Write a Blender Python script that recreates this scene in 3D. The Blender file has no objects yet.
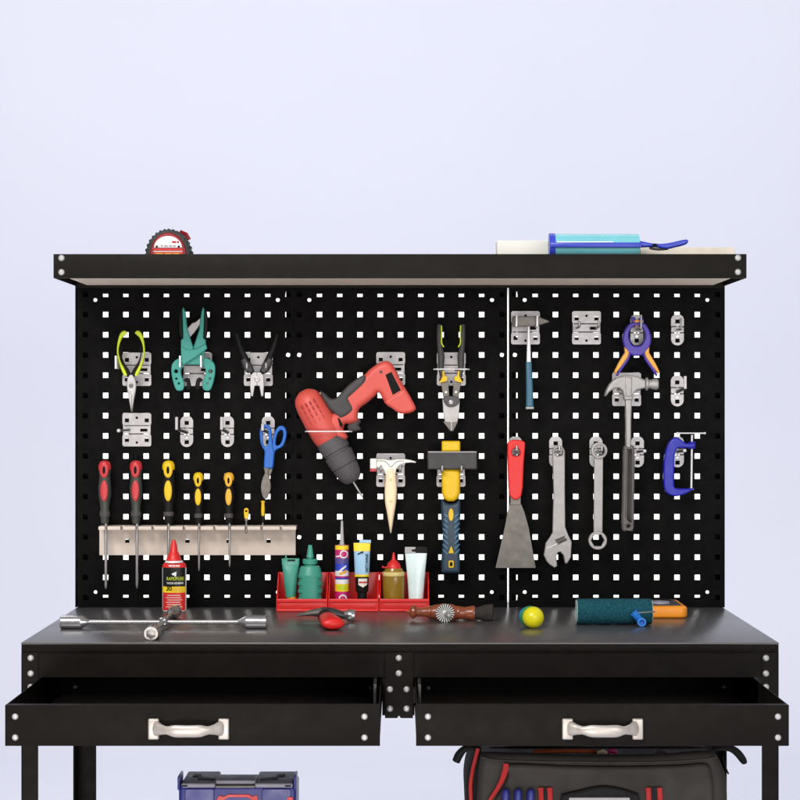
import bpy, bmesh, math, random
from mathutils import Vector, Matrix
random.seed(4)
R = math.radians
S = bpy.context.scene
COL = S.collection

# ------------------------------------------------------------------ camera
ZB = 3.767            # camera to pegboard, metres
S0 = 0.001877         # metres per photo pixel on the pegboard plane
H = 1.24              # camera height
cd = bpy.data.cameras.new('camera'); cam = bpy.data.objects.new('camera', cd); COL.objects.link(cam)
cam.location = (0, -ZB, H); cam.rotation_euler = (R(90), 0, 0)
cd.sensor_width = 36; cd.lens = (ZB / S0) / 800 * 36; cd.clip_start = .05; cd.clip_end = 100
cd.shift_y = -4 / 800 * -1
S.camera = cam
# ------------------------------------------------------------------ light
w = bpy.data.worlds.new('World'); S.world = w; w.use_nodes = True
w.node_tree.nodes['Background'].inputs[0].default_value = (.97, .97, 1, 1)
w.node_tree.nodes['Background'].inputs[1].default_value = .345
def lamp(name, loc, target, sx, sy, power, col=(1, 1, 1), spread=None):
    l = bpy.data.lights.new(name, 'AREA'); l.shape = 'RECTANGLE'; l.size = sx; l.size_y = sy; l.energy = power; l.color = col
    if spread: l.spread = R(spread)
    o = bpy.data.objects.new(name, l); COL.objects.link(o); o.location = loc
    o.rotation_euler = (Vector(target) - Vector(loc)).to_track_quat('-Z', 'Y').to_euler()
lamp('key_softbox', (-1.1, -3.0, H + 1.75), (0, -.2, H - .1), 1.6, 1.0, 88, (1, .975, .94))
lamp('front_softbox', (1.6, -4.6, H + .35), (0, 0, H - .1), 2.6, 2.0, 64, (1, .98, .96))
lamp('low_softbox', (-.6, -3.6, H - 1.0), (0, -.1, H + .1), 1.8, .5, 40, (1, .93, .86))
lamp('backdrop_softbox', (0, .9, H + 3.6), (0, 4.6, H - .5), 8.0, 1.0, 24, (.98, .98, 1))
lamp('backdrop_low_softbox', (0, 1.6, H + 3.0), (0, 3.6, 0), 7.0, .8, 104, (.98, .98, 1))
lamp('added_rear_glow', (0, .048, H - .085), (0, .09, H - .085), 1.2, .6, 4.6, (1, 1, .985), 110)  # added lamp hidden behind the pegboard, whitens the panel seen through its holes
S.view_settings.view_transform = 'Standard'; S.view_settings.look = 'None'
S.view_settings.exposure = 0; S.view_settings.gamma = 1

# ------------------------------------------------------------------ helpers
def sc(y): return S0 * (ZB + y) / ZB
def X(px, y): return (px - 400) * sc(y)
def Z(py, y): return H + (404 - py) * sc(y)
def P(px, py, y): return Vector((X(px, y), y, Z(py, y)))
TT = H - .382                                   # table top height
def ytab(py): return (.382 / (py - 404) / S0 - 1) * ZB
def lin(c): return tuple(((v / 255) / 12.92 if v / 255 <= .04045 else ((v / 255 + .055) / 1.055) ** 2.4) for v in c)

MATS = {}
def mat(name, rgb, rough=.5, metal=0, var=.08, vs=25, bump=0, bs=400, spec=.5, coat=0, trans=0, rv=.08, stretch=None):
    m = bpy.data.materials.new(name); m.use_nodes = True; n = m.node_tree.nodes; L = m.node_tree.links
    b = n['Principled BSDF']; c = lin(rgb)
    tc = n.new('ShaderNodeTexCoord'); mp = n.new('ShaderNodeMapping'); L.new(tc.outputs['Object'], mp.inputs[0])
    if stretch: mp.inputs['Scale'].default_value = stretch
    no = n.new('ShaderNodeTexNoise'); no.inputs['Scale'].default_value = vs; no.inputs['Detail'].default_value = 6
    L.new(mp.outputs[0], no.inputs['Vector'])
    mx = n.new('ShaderNodeMix'); mx.data_type = 'RGBA'
    mx.inputs[6].default_value = (*[v * (1 - var) for v in c], 1); mx.inputs[7].default_value = (*[min(1, v * (1 + var)) for v in c], 1)
    mr0 = n.new('ShaderNodeMapRange'); mr0.inputs[1].default_value = .3; mr0.inputs[2].default_value = .7
    L.new(no.outputs[0], mr0.inputs[0]); L.new(mr0.outputs[0], mx.inputs[0]); L.new(mx.outputs[2], b.inputs['Base Color'])
    mr = n.new('ShaderNodeMapRange'); mr.inputs[1].default_value = .3; mr.inputs[2].default_value = .7
    mr.inputs[3].default_value = max(.03, rough - rv); mr.inputs[4].default_value = min(1, rough + rv)
    n2 = n.new('ShaderNodeTexNoise'); n2.inputs['Scale'].default_value = vs * 2.3; n2.inputs['Detail'].default_value = 4
    L.new(mp.outputs[0], n2.inputs['Vector']); L.new(n2.outputs[0], mr.inputs[0]); L.new(mr.outputs[0], b.inputs['Roughness'])
    b.inputs['Metallic'].default_value = metal; b.inputs['Specular IOR Level'].default_value = spec
    b.inputs['Coat Weight'].default_value = coat; b.inputs['Transmission Weight'].default_value = trans
    if bump:
        n3 = n.new('ShaderNodeTexNoise'); n3.inputs['Scale'].default_value = bs; n3.inputs['Detail'].default_value = 3
        bp = n.new('ShaderNodeBump'); bp.inputs['Strength'].default_value = bump; bp.inputs['Distance'].default_value = .001
        L.new(mp.outputs[0], n3.inputs['Vector']); L.new(n3.outputs[0], bp.inputs['Height']); L.new(bp.outputs[0], b.inputs['Normal'])
    MATS[name] = m; return m
M = lambda k: MATS[k]
mat('black_paint', (21, 18, 16), .5, var=.15, bump=.10, bs=900, spec=.07)
mat('board_paint', (6, 5, 5), .6, var=.25, bump=.10, bs=900, spec=.07)
mat('table_paint', (72, 70, 71), .3, var=.10, vs=5, bump=.02, bs=700, spec=.8, rv=.025)
mat('shelf_paint', (28, 26, 23), .5, var=.12, bump=.10, bs=900, spec=.07)
mat('beige_steel', (206, 192, 180), .5, var=.06, bump=.05, spec=.4)
mat('underside', (230, 214, 196), .6, var=.06)
mat('zinc', (168, 165, 166), .42, .55, var=.1, vs=60, bump=.05)
mat('bolt_zinc', (172, 171, 172), .42, .35, var=.05, vs=200)
mat('nickel', (176, 169, 162), .4, .5, var=.03)
mat('chrome', (196, 194, 196), .2, .9, var=.05, vs=40)
mat('steel', (160, 157, 156), .38, .75, var=.12, vs=50, bump=.05, bs=500)
mat('satin_steel', (158, 155, 154), .48, .35, var=.07, vs=60, bump=.08, bs=900)
mat('dull_steel', (112, 107, 102), .5, .45, var=.16, vs=40, bump=.06, bs=300)
mat('dark_steel', (70, 68, 68), .42, .5, var=.15, vs=50)
mat('white_metal', (214, 212, 214), .35, .3, var=.04)
mat('lime', (196, 214, 34), .4, var=.08)
mat('black_rubber', (19, 18, 18), .6, var=.15, bump=.1, bs=600, spec=.2)
mat('charcoal', (66, 63, 63), .6, var=.12, bump=.3, bs=700, spec=.35)
mat('charcoal_knurl', (82, 79, 82), .55, var=.25, vs=500, bump=.8, bs=900, spec=.4)
mat('teal', (46, 142, 130), .4, var=.1)
mat('drill_red', (202, 80, 70), .45, var=.05, bump=.04, bs=900, spec=.4)
mat('red', (214, 38, 36), .38, var=.06)
mat('bin_red', (226, 42, 42), .33, var=.06, vs=12)
mat('scraper_red', (216, 34, 32), .4, var=.04, spec=.4)
mat('yellow', (224, 182, 14), .45, var=.05, spec=.4)
mat('amber', (226, 168, 46), .4, var=.06)
mat('maroon_red', (186, 42, 48), .45, var=.08)
mat('pale_steel', (182, 180, 180), .42, .3, var=.06, vs=60, bump=.04, bs=900)
mat('bumper', (34, 40, 37), .6, var=.3, vs=90, bump=.4, bs=300)
mat('deep_red', (140, 14, 26), .4, var=.05)
mat('lit_floor', (74, 67, 61), .6, var=.1)  # black drawer floor, lightened in colour for the light falling on it
mat('olive_dark', (50, 54, 48), .5, var=.12)
mat('cream', (232, 222, 204), .5, var=.04, vs=60)
mat('cream_white', (236, 232, 224), .4, var=.03)
mat('pale_wood', (238, 216, 180), .5, var=.06, vs=30, stretch=(14, 14, 1))
mat('navy', (32, 56, 74), .5, var=.1, bump=.1, bs=500)
mat('light_blue', (86, 142, 176), .5, var=.06)
mat('handle_blue', (48, 98, 122), .45, var=.1)
mat('purple', (66, 48, 156), .4, var=.08)
mat('orange_grip', (232, 164, 62), .45, var=.05)
mat('cobalt', (24, 28, 158), .38, var=.08, vs=40, spec=.4)
mat('snip_blue', (30, 98, 186), .42, var=.06, spec=.4)
mat('mallet_black', (54, 52, 53), .55, var=.12, bump=.12, bs=500)
mat('grip_grey', (92, 88, 87), .55, var=.1, bump=.2, bs=600)
mat('bottle_green', (62, 152, 132), .42, var=.05, vs=40)
mat('magenta', (196, 34, 112), .35, var=.06)
mat('violet', (84, 74, 142), .35, var=.08)
mat('white', (236, 236, 234), .4, var=.02)
mat('pearl', (222, 240, 240), .28, var=.02, coat=.3)
mat('sky_blue', (156, 196, 226), .35, var=.05)
mat('label_yellow', (246, 214, 32), .35, var=.05)
mat('ink', (10, 10, 12), .5, spec=.12)
mat('oil', (150, 118, 34), .18, var=.12, vs=20, coat=.3)
mat('pale_gold', (222, 200, 128), .3, var=.08)
mat('grey_plastic', (170, 168, 168), .4, var=.06)
mat('label_black', (22, 22, 22), .35, var=.05, spec=.3)
mat('lettering_lime', (190, 206, 40), .4)
mat('wood_brown', (140, 70, 40), .3, var=.35, vs=22, stretch=(1, 9, 9), coat=.25)
mat('bristle', (44, 38, 34), .85, var=.4, vs=120, bump=.5, bs=500, stretch=(.15, 3, 3))
mat('ball_yellow', (226, 216, 22), .3, var=.05)
mat('green', (40, 150, 90), .35, var=.06)
mat('bit_blue', (34, 122, 214), .35, var=.06)
mat('nap', (24, 76, 88), .95, var=.55, vs=420, bump=1, bs=380, spec=.2)
mat('nap_end', (150, 168, 166), .9, var=.3, vs=300)
mat('orange', (244, 150, 26), .38, var=.04)
mat('screen', (52, 54, 66), .18, var=.3, vs=70)
mat('cyan_clear', (120, 196, 208), .22, var=.06)
mat('royal', (48, 66, 190), .35, var=.08)
mat('foam_white', (240, 238, 230), .6, var=.02)
mat('box_blue', (40, 44, 128), .35, var=.1, vs=18)
mat('box_grey', (146, 144, 156), .5, var=.1, bump=.1, bs=500)
mat('bag_fabric', (52, 48, 45), .7, var=.22, vs=14, bump=.55, bs=46, spec=.35)
mat('bag_dark', (34, 33, 34), .85, var=.15, bump=.4, bs=900, spec=.25)
mat('strap_red', (176, 34, 32), .75, var=.12, bump=.3, bs=900)
mat('brown_orange', (214, 98, 44), .5, var=.2)
mat('backdrop_paper', (225, 227, 239), .95, var=.008, vs=1.2, spec=.05)

def obj(name, bm, m, parent=None, sharp=38, label=None):
    bmesh.ops.remove_doubles(bm, verts=bm.verts, dist=2e-6)
    bmesh.ops.triangulate(bm, faces=[f for f in bm.faces if len(f.verts) > 4 and f.material_index == 1], quad_method='BEAUTY', ngon_method='EAR_CLIP')
    bmesh.ops.recalc_face_normals(bm, faces=bm.faces)
    off = Vector((0, 0, 0)); r = parent
    while r is not None and r.parent is not None: r = r.parent
    if r is not None: off = Vector(r.location)
    elif bm.verts:
        xs = [v.co.x for v in bm.verts]; ys = [v.co.y for v in bm.verts]; zs = [v.co.z for v in bm.verts]
        off = Vector(((min(xs) + max(xs)) / 2, (min(ys) + max(ys)) / 2, min(zs)))
    bmesh.ops.translate(bm, vec=-off, verts=bm.verts)
    bm.normal_update()
    lim = R(sharp)
    for f in bm.faces:
        f.smooth = f.material_index == 0; f.material_index = 0
    for e in bm.edges:
        if len(e.link_faces) == 2 and e.calc_face_angle(0) > lim: e.smooth = False
    me = bpy.data.meshes.new(name); bm.to_mesh(me); bm.free()
    me.materials.append(M(m) if isinstance(m, str) else m)
    o = bpy.data.objects.new(name, me); COL.objects.link(o)
    if parent is not None: o.parent = parent
    else: o.location = off
    if label: o['label'] = label
    return o
def tag(o, label=None, cat=None, group=None, kind=None):
    if label: o['label'] = label
    if cat: o['category'] = cat
    if group: o['group'] = group
    if kind: o['kind'] = kind
    return o
def thing(name, label, cat, loc, group=None):
    o = bpy.data.objects.new(name, None); COL.objects.link(o); o.location = loc; o.empty_display_size = .02
    return tag(o, label, cat, group)
NB = bmesh.new

def smooth(pts, n=5, closed=True):
    """Catmull-Rom through the points"""
    out = []; k = len(pts)
    rng = range(k) if closed else range(k - 1)
    for i in rng:
        g = (lambda j: pts[j % k]) if closed else (lambda j: pts[max(0, min(k - 1, j))])
        p0, p1, p2, p3 = g(i - 1), g(i), g(i + 1), g(i + 2)
        for s in range(n):
            t = s / n
            out.append(tuple(.5 * (2 * b + (c - a) * t + (2 * a - 5 * b + 4 * c - d) * t * t + (3 * b - a - 3 * c + d) * t ** 3) for a, b, c, d in zip(p0, p1, p2, p3)))
    if not closed: out.append(tuple(pts[-1]))
    return out
def circ(cx, cy, r, n=20, ry=None, a0=0):
    ry = ry or r
    return [(cx + r * math.cos(a0 + 2 * math.pi * i / n), cy + ry * math.sin(a0 + 2 * math.pi * i / n)) for i in range(n)]
def rrect(x0, y0, x1, y1, r, n=4):
    out = []
    for cx, cy, a in ((x1 - r, y1 - r, 0), (x0 + r, y1 - r, 90), (x0 + r, y0 + r, 180), (x1 - r, y0 + r, 270)):
        for i in range(n + 1):
            t = R(a + 90 * i / n); out.append((cx + r * math.cos(t), cy + r * math.sin(t)))
    return out
def area2(p): return sum(p[i][0] * p[(i + 1) % len(p)][1] - p[(i + 1) % len(p)][0] * p[i][1] for i in range(len(p)))
def offset(p, d):
    """inset of a counter-clockwise loop by d (metres)"""
    k = len(p); out = []; V = [Vector(q) for q in p]
    for i in range(k):
        b = V[i]; ja = i - 1; jc = i + 1
        while (b - V[ja % k]).length < 1e-7 and i - ja < k: ja -= 1
        while (V[jc % k] - b).length < 1e-7 and jc - i < k: jc += 1
        e1 = b - V[ja % k]; e2 = V[jc % k] - b
        if e1.length < 1e-9 or e2.length < 1e-9: out.append(tuple(b)); continue
        e1.normalize(); e2.normalize()
        n1 = Vector((-e1.y, e1.x)); n2 = Vector((-e2.y, e2.x)); n = n1 + n2
        if n.length < 1e-4: n = n1.copy()
        n.normalize(); out.append(tuple(b + n * d / max(.45, n.dot(n1))))
    return out
def untangle(old, new):
    """wherever an inset loop crosses itself, the points between the crossing are drawn together onto it"""
    k = len(new); q = [tuple(p) for p in new]
    cr = lambda a, b, c: (b[0] - a[0]) * (c[1] - a[1]) - (b[1] - a[1]) * (c[0] - a[0])
    for _ in range(40):
        hit = None
        for i in range(k):
            a, b = q[i], q[(i + 1) % k]
            if a == b: continue
            for w_ in range(2, k // 2 + 1):
                c, d = q[(i + w_) % k], q[(i + w_ + 1) % k]
                if c == d: continue
                c1, c2 = cr(a, b, c), cr(a, b, d)
                if c1 * c2 >= 0: continue
                d1, d2 = cr(c, d, a), cr(c, d, b)
                if d1 * d2 >= 0: continue
                if hit is None or w_ < hit[1]:
                    t = d1 / (d1 - d2); hit = (i, w_, (a[0] + (b[0] - a[0]) * t, a[1] + (b[1] - a[1]) * t))
                break
        if hit is None: break
        for m in range(1, hit[1] + 1): q[(hit[0] + m) % k] = hit[2]
    return q
def slab(bm, loops, d0, d1, bev=.0, seg=3, mapf=lambda u, v, d: (u, d, v), back=True):
    """extrude 2-D loops (outer, then holes) from depth d0 to d1 with rounded rims"""
    L = []
    for i, p in enumerate(loops):
        p = [tuple(q) for q in p]
        if (area2(p) < 0) == (i == 0): p = p[::-1]
        L.append(p)
    sgn = 1 if d1 > d0 else -1
    prof = []
    if bev > 0:
        bd = min(bev, abs(d1 - d0) * (.5 if back else .95))
        for s in range(seg + 1):
            t = s / seg * math.pi / 2; prof.append((bev * (1 - math.sin(t)), d0 + sgn * bd * (1 - math.cos(t))))
        if back:
            for s in range(seg + 1):
                t = s / seg * math.pi / 2; prof.append((bev * (1 - math.cos(t)), d1 - sgn * bd * (1 - math.sin(t))))
        else: prof.append((0, d1))
    else: prof = [(0, d0), (0, d1)]
    caps = [[], []]
    for p in L:
        rings = []; cache = {}
        levels = sorted({round(a, 7) for a, _ in prof}); cur = list(p); prev = 0
        for a in levels:
            if a > 0:
                nstep = 3
                for _ in range(nstep): cur = untangle(cur, offset(cur, (a - prev) / nstep))
            cache[a] = list(cur); prev = a
        for ins, d in prof:
            rings.append([bm.verts.new(mapf(u, v, d)) for u, v in cache[round(ins, 7)]])
        k = len(p)
        for a, b in zip(rings[:-1], rings[1:]):
            for i in range(k): bm.faces.new((a[i], a[(i + 1) % k], b[(i + 1) % k], b[i]))
        caps[0].append(rings[0]); caps[1].append(rings[-1])
    for cp in caps:
        if len(cp) == 1:
            f = bm.faces.new(cp[0]); f.material_index = 1
        else:
            es = []
            for r in cp:
                for i in range(len(r)):
                    e = bm.edges.get((r[i], r[(i + 1) % len(r)])) or bm.edges.new((r[i], r[(i + 1) % len(r)])); es.append(e)
            fl = bmesh.ops.triangle_fill(bm, use_beauty=True, use_dissolve=False, edges=es)['geom']
            for f in fl:
                if isinstance(f, bmesh.types.BMFace): f.material_index = 1
    return bm
def pris(loops, y, th, bev=.001, seg=3, bm=None, back=True):
    """front-view shape in photo pixels, its front face at depth y"""
    if loops and isinstance(loops[0][0], (int, float)): loops = [loops]
    s = sc(y)
    L = [[((u - 400) * s, H + (404 - v) * s) for u, v in p] for p in loops]
    return slab(bm or NB(), L, y, y + th, bev, seg, back=back)
def tube(pts, rad, n=14, bm=None, cap=True):
    """sweep; rad = r or (r_across, r_normal) per point; the normal axis is world Y unless the path runs along Y"""
    bm = bm or NB(); pts = [Vector(p) for p in pts]; k = len(pts)
    if isinstance(rad, (int, float, tuple)): rad = [rad] * k
    rings = []
    for i in range(k):
        t = (pts[min(i + 1, k - 1)] - pts[max(i - 1, 0)])
        if t.length < 1e-9: t = pts[-1] - pts[0]
        t.normalize()
        ref = Vector((0, 1, 0)) if abs(t.y) < .85 else Vector((0, 0, 1))
        b = t.cross(ref).normalized(); nn = b.cross(t).normalized()
        ra, rn = rad[i] if isinstance(rad[i], tuple) else (rad[i], rad[i])
        rings.append([bm.verts.new(pts[i] + b * ra * math.cos(2 * math.pi * j / n) + nn * rn * math.sin(2 * math.pi * j / n)) for j in range(n)])
    for a, b in zip(rings[:-1], rings[1:]):
        for j in range(n): bm.faces.new((a[j], a[(j + 1) % n], b[(j + 1) % n], b[j]))
    if cap: bm.faces.new(rings[0]); bm.faces.new(rings[-1][::-1])
    return bm
def lathe(o, axis, prof, n=28, bm=None, ell=1.0, ref=None, cap=True):
    """prof = [(distance along axis, radius)]"""
    bm = bm or NB(); o = Vector(o); t = Vector(axis).normalized()
    ref = Vector(ref) if ref else (Vector((0, 1, 0)) if abs(t.y) < .85 else Vector((0, 0, 1)))
    b = t.cross(ref).normalized(); nn = b.cross(t).normalized(); rings = []
    for d, r in prof:
        r = max(r, 1e-5)
        rings.append([bm.verts.new(o + t * d + b * r * math.cos(2 * math.pi * j / n) + nn * r * ell * math.sin(2 * math.pi * j / n)) for j in range(n)])
    for a, c in zip(rings[:-1], rings[1:]):
        for j in range(n): bm.faces.new((a[j], a[(j + 1) % n], c[(j + 1) % n], c[j]))
    if cap: bm.faces.new(rings[0]); bm.faces.new(rings[-1][::-1])
    return bm
def box(x0, x1, y0, y1, z0, z1, bev=.0015, bm=None, seg=2):
    bm = bm or NB()
    r = bmesh.ops.create_cube(bm, size=1); vs = r['verts']
    for v in vs: v.co = Vector((x0 + (v.co.x + .5) * (x1 - x0), y0 + (v.co.y + .5) * (y1 - y0), z0 + (v.co.z + .5) * (z1 - z0)))
    if bev:
        es = list({e for v in vs for e in v.link_edges})
        bmesh.ops.bevel(bm, geom=es, offset=bev, segments=seg, profile=.5, affect='EDGES', clamp_overlap=True)
    return bm
def pbox(x0, y0, x1, y1, y, th, bev=.001, bm=None):
    return pris(rrect(x0, y0, x1, y1, min(.4, abs(x1 - x0) * .3, abs(y1 - y0) * .3), 2), y, th, bev, 2, bm)
def letter(txt, px, py, y, hpx, m, parent, name='lettering', bend=None, sx=1.0, rot=0, depth=.0003, wpx=None, bold=.012):
    """raised lettering: centred on pixel (px, py), capitals hpx pixels tall; bend=(axis px, axis y, rx, ry) wraps it round a bottle"""
    cu = bpy.data.curves.new('lettering', 'FONT'); cu.body = txt; cu.align_x = 'CENTER'; cu.align_y = 'CENTER'; cu.size = 1; cu.resolution_u = 3; cu.offset = bold
    to = bpy.data.objects.new('lettering', cu); COL.objects.link(to)
    me = bpy.data.meshes.new_from_object(to.evaluated_get(bpy.context.evaluated_depsgraph_get()))
    bpy.data.objects.remove(to); bpy.data.curves.remove(cu)
    bm = NB(); bm.from_mesh(me); bpy.data.meshes.remove(me)
    if wpx: sx = wpx * sc(y) / ((max(v.co.x for v in bm.verts) - min(v.co.x for v in bm.verts)) * hpx / .72 * sc(y))
    k = hpx / .72 * sc(y); c, s_ = math.cos(rot), math.sin(rot)
    for v in bm.verts:
        a, b = v.co.x * k * sx, v.co.y * k
        a, b = a * c - b * s_, a * s_ + b * c
        v.co = Vector((X(px, y) + a, y, Z(py, y) + b))
    wrap(bm, bend, depth)
    return obj(name, bm, m, parent)
def wrap(bm, bend, proud=.0004):
    if not bend: return bm
    ax, ay, rx, ry = bend
    for q in range(-9, 10):
        bmesh.ops.bisect_plane(bm, geom=bm.verts[:] + bm.edges[:] + bm.faces[:], plane_co=(ax + rx * math.sin(q * .15), 0, 0), plane_no=(1, 0, 0))
    for v in bm.verts:
        q = max(-.999, min(.999, (v.co.x - ax) / rx)); v.co.y = ay - ry * math.sqrt(1 - q * q) - proud
    return bm
def patch(x0, z0, x1, z1, bend, n=14, proud=.0002):
    """a printed label: a curved sheet wrapped on an oval bottle"""
    bm = NB(); rows = []
    for z in (z0, z1): rows.append([bm.verts.new((x0 + (x1 - x0) * i / n, 0, z)) for i in range(n + 1)])
    for i in range(n): bm.faces.new((rows[0][i], rows[0][i + 1], rows[1][i + 1], rows[1][i]))
    return wrap(bm, bend, proud)

# ------------------------------------------------------------------ setting: a seamless paper sweep
bm = NB(); prof = [(-7, 0), (3.2, 0)] + [(3.2 + 1.4 * math.sin(R(a)), 1.4 - 1.4 * math.cos(R(a))) for a in range(9, 91, 9)] + [(4.6, 5.5)]
rows = [[bm.verts.new((x, y, z)) for y, z in prof] for x in (-6, 6)]
for i in range(len(prof) - 1): bm.faces.new((rows[0][i], rows[0][i + 1], rows[1][i + 1], rows[1][i]))
tag(obj('backdrop', bm, 'backdrop_paper', sharp=80), kind='structure')

# ------------------------------------------------------------------ the workbench
XW = .607; YF = -.55
bench = thing('workbench', 'black steel workbench with pegboard back, two open drawers and overhead shelf', 'workbench', (0, -.27, 0))
obj('tabletop', box(-XW, XW, YF - .003, .097, TT - .0035, TT, .0012), 'table_paint', bench)
obj('front_lip', box(-XW + .0005, XW - .0005, YF - .0026, YF + .02, TT - .015, TT - .0036, .0006), 'black_paint', bench)
bm = box(-XW + .003, XW - .003, YF + .0018, YF + .0033, H - .4383, TT - .015, 0)
box(-XW + .003, XW - .003, YF + .0034, YF + .02, H - .4383, H - .436, 0, bm)
obj('apron', bm, 'black_paint', bench)
for sx in (-1, 1):                                                # side aprons
    x = sx * (XW - .0026); obj('side_apron', box(min(x, x - sx * .002), max(x, x - sx * .002), YF + .03, .0, H - .503, TT - .0037, 0), 'black_paint', bench)
def leg(sx, y0, y1, wdt, fl, ztop):
    bm = NB(); xo = sx * XW; xi = sx * (XW - wdt)
    box(min(xo, xi), max(xo, xi), min(y0, y0 + fl * .002), max(y0, y0 + fl * .002), .02, ztop, .0005, bm)
    x2 = xo - sx * .002
    box(min(xo, x2), max(xo, x2), min(y0, y1), max(y0, y1), .02, ztop, .0005, bm)
    lo = obj('leg', bm, 'black_paint', bench)
    obj('foot', box(min(xo, xi) - .002, max(xo, xi) + .002, min(y0, y1) - .002, max(y0, y1) + .002, 0, .022, .002), 'black_rubber', lo)
for sx in (-1, 1):
    leg(sx, YF - .0005, YF + .04, .027, 1, TT - .0155)
    leg(sx, .0, -.04, .037, -1, TT - .0155)
obj('lower_shelf', box(-XW + .004, XW - .004, YF + .006, -.006, .362, .38, .002), 'black_paint', bench)
# centre bracket with its notch
c0, c1, cm = X(385, YF), X(413, YF), X(399, YF)
zb, zt = H - .503, TT - .0155
pts = [(c0, zb), (cm - .003, zb), (cm, zb + .004), (cm + .003, zb), (c1, zb), (c1, zt), (c0, zt)]
obj('centre_bracket', slab(NB(), [pts], YF - .004, YF - .0008, .0004, 2), 'black_paint', bench)
obj('centre_rail', box(c0 - .0045, c1 + .0025, YF + .004, -.05, zb + .003, H - .439, .001), 'black_paint', bench)
obj('rear_rail', box(-XW + .03, XW - .03, -.05, -.045, H - .50, TT - .016, 0), 'black_paint', bench)
for x in (375.5, 419):
    obj('drawer_slide', box(X(x, YF) - .0025, X(x, YF) + .0025, -.62, -.06, H - .478, H - .4395, .0008), 'dark_steel', bench)
    tx = X(x + (3.5 if x < 400 else -3.5), YF)
    obj('slide_stop', box(tx - .004, tx + .004, -.575, -.55, H - .476, H - .452, .001), 'black_rubber', bench)
def bolt_bm(px, py, y, r=3.25):
    rr = r * sc(y); o = P(px, py, y)
    return lathe(o, (0, -1, 0), [(-.001, rr), (.0004, rr), (.0014, rr * .93), (.0024, rr * .72), (.0030, rr * .45), (.0030, rr * .44), (.0026, rr * .4), (.0026, .0001)], 18)
for px, py in ((30.7, 658), (30.7, 673.5), (30.7, 687), (766, 658), (766, 673.5), (766, 687), (398.8, 658), (398.8, 673.3), (390, 689.3), (406.7, 689.3), (390, 708.6), (406.7, 708.6)):
    obj('bolt', bolt_bm(px, py, YF - (.004 if 380 < px < 420 else .0008)), 'bolt_zinc', bench)
for px, py in ((75, 687), (370.5, 688), (428.5, 688), (724, 687)):
    obj('bolt', bolt_bm(px, py, -.40, 2.2), 'dull_steel', bench)
# drawers
YD = -.819; DT = H - .4422; DB = H - .5024
for pl, pr, hx in ((5, 380, 189), (416, 789, 602.3)):
    x0, x1 = X(pl, YD), X(pr, YD); bm = NB()
    box(x0, x1, YD, YD + .002, DB, DT, .0006, bm)
    box(x0 + .0006, x0 + .002, YD + .001, -.33, DB + .002, DT, 0, bm); box(x1 - .002, x1 - .0006, YD + .001, -.33, DB + .002, DT, 0, bm)
    box(x0 + .002, x1 - .002, -.332, -.33, DB + .002, DT, 0, bm)
    box(x0 + .002, x1 - .002, YD + .002, -.332, DB + .004, DB + .006, 0, bm)
    box(x0 + .002, x1 - .002, YD + .0022, YD + .016, DT - .002, DT - .0003, 0, bm)
    d = obj('drawer', bm, 'black_paint', bench)
    obj('lit_floor', box(x0 + .003, x1 - .003, YD + .004, -.334, DB + .0062, DB + .0072, 0), 'lit_floor', d)  # thin sheet that paints incoming light onto the drawer floor
    for bx in (pl + 10.2, pr - 15.5 if pl < 100 else pr - 11):
        for by in (716.6, 737.5): obj('bolt', bolt_bm(bx if pl < 100 or bx > 700 else 428, by, YD), 'bolt_zinc', d)
    # bow handle
    bm = NB(); s = sc(YD); zc = Z(730, YD); hb = X(hx, YD)
    for sg in (-1, 1):
        xa = hb + sg * 35 * s
        box(xa - 5.4 * s, xa + 5.4 * s, YD - .008, YD + .0002, Z(739, YD), Z(718, YD), .0022, bm, 3)
    pts = []; rad = []
    for i in range(25):
        t = -1 + 2 * i / 24
        pts.append((hb + t * 32 * s, YD - .007 - .019 * (1 - abs(t) ** 3.2), zc + .0035 - .0014 * math.cos(t * 1.57)))
        a = abs(t); rad.append((((6.6 - 2.3 * math.exp(-((a - .66) / .17) ** 2) - .6 * (1 - a)) if a < .8 else 4.9 + (a - .8) * 14) * s, .0038 + (.003 if a > .85 else 0)))
    tube(pts, rad, 18, bm)
    obj('handle', bm, 'nickel', d, 50)
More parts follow.
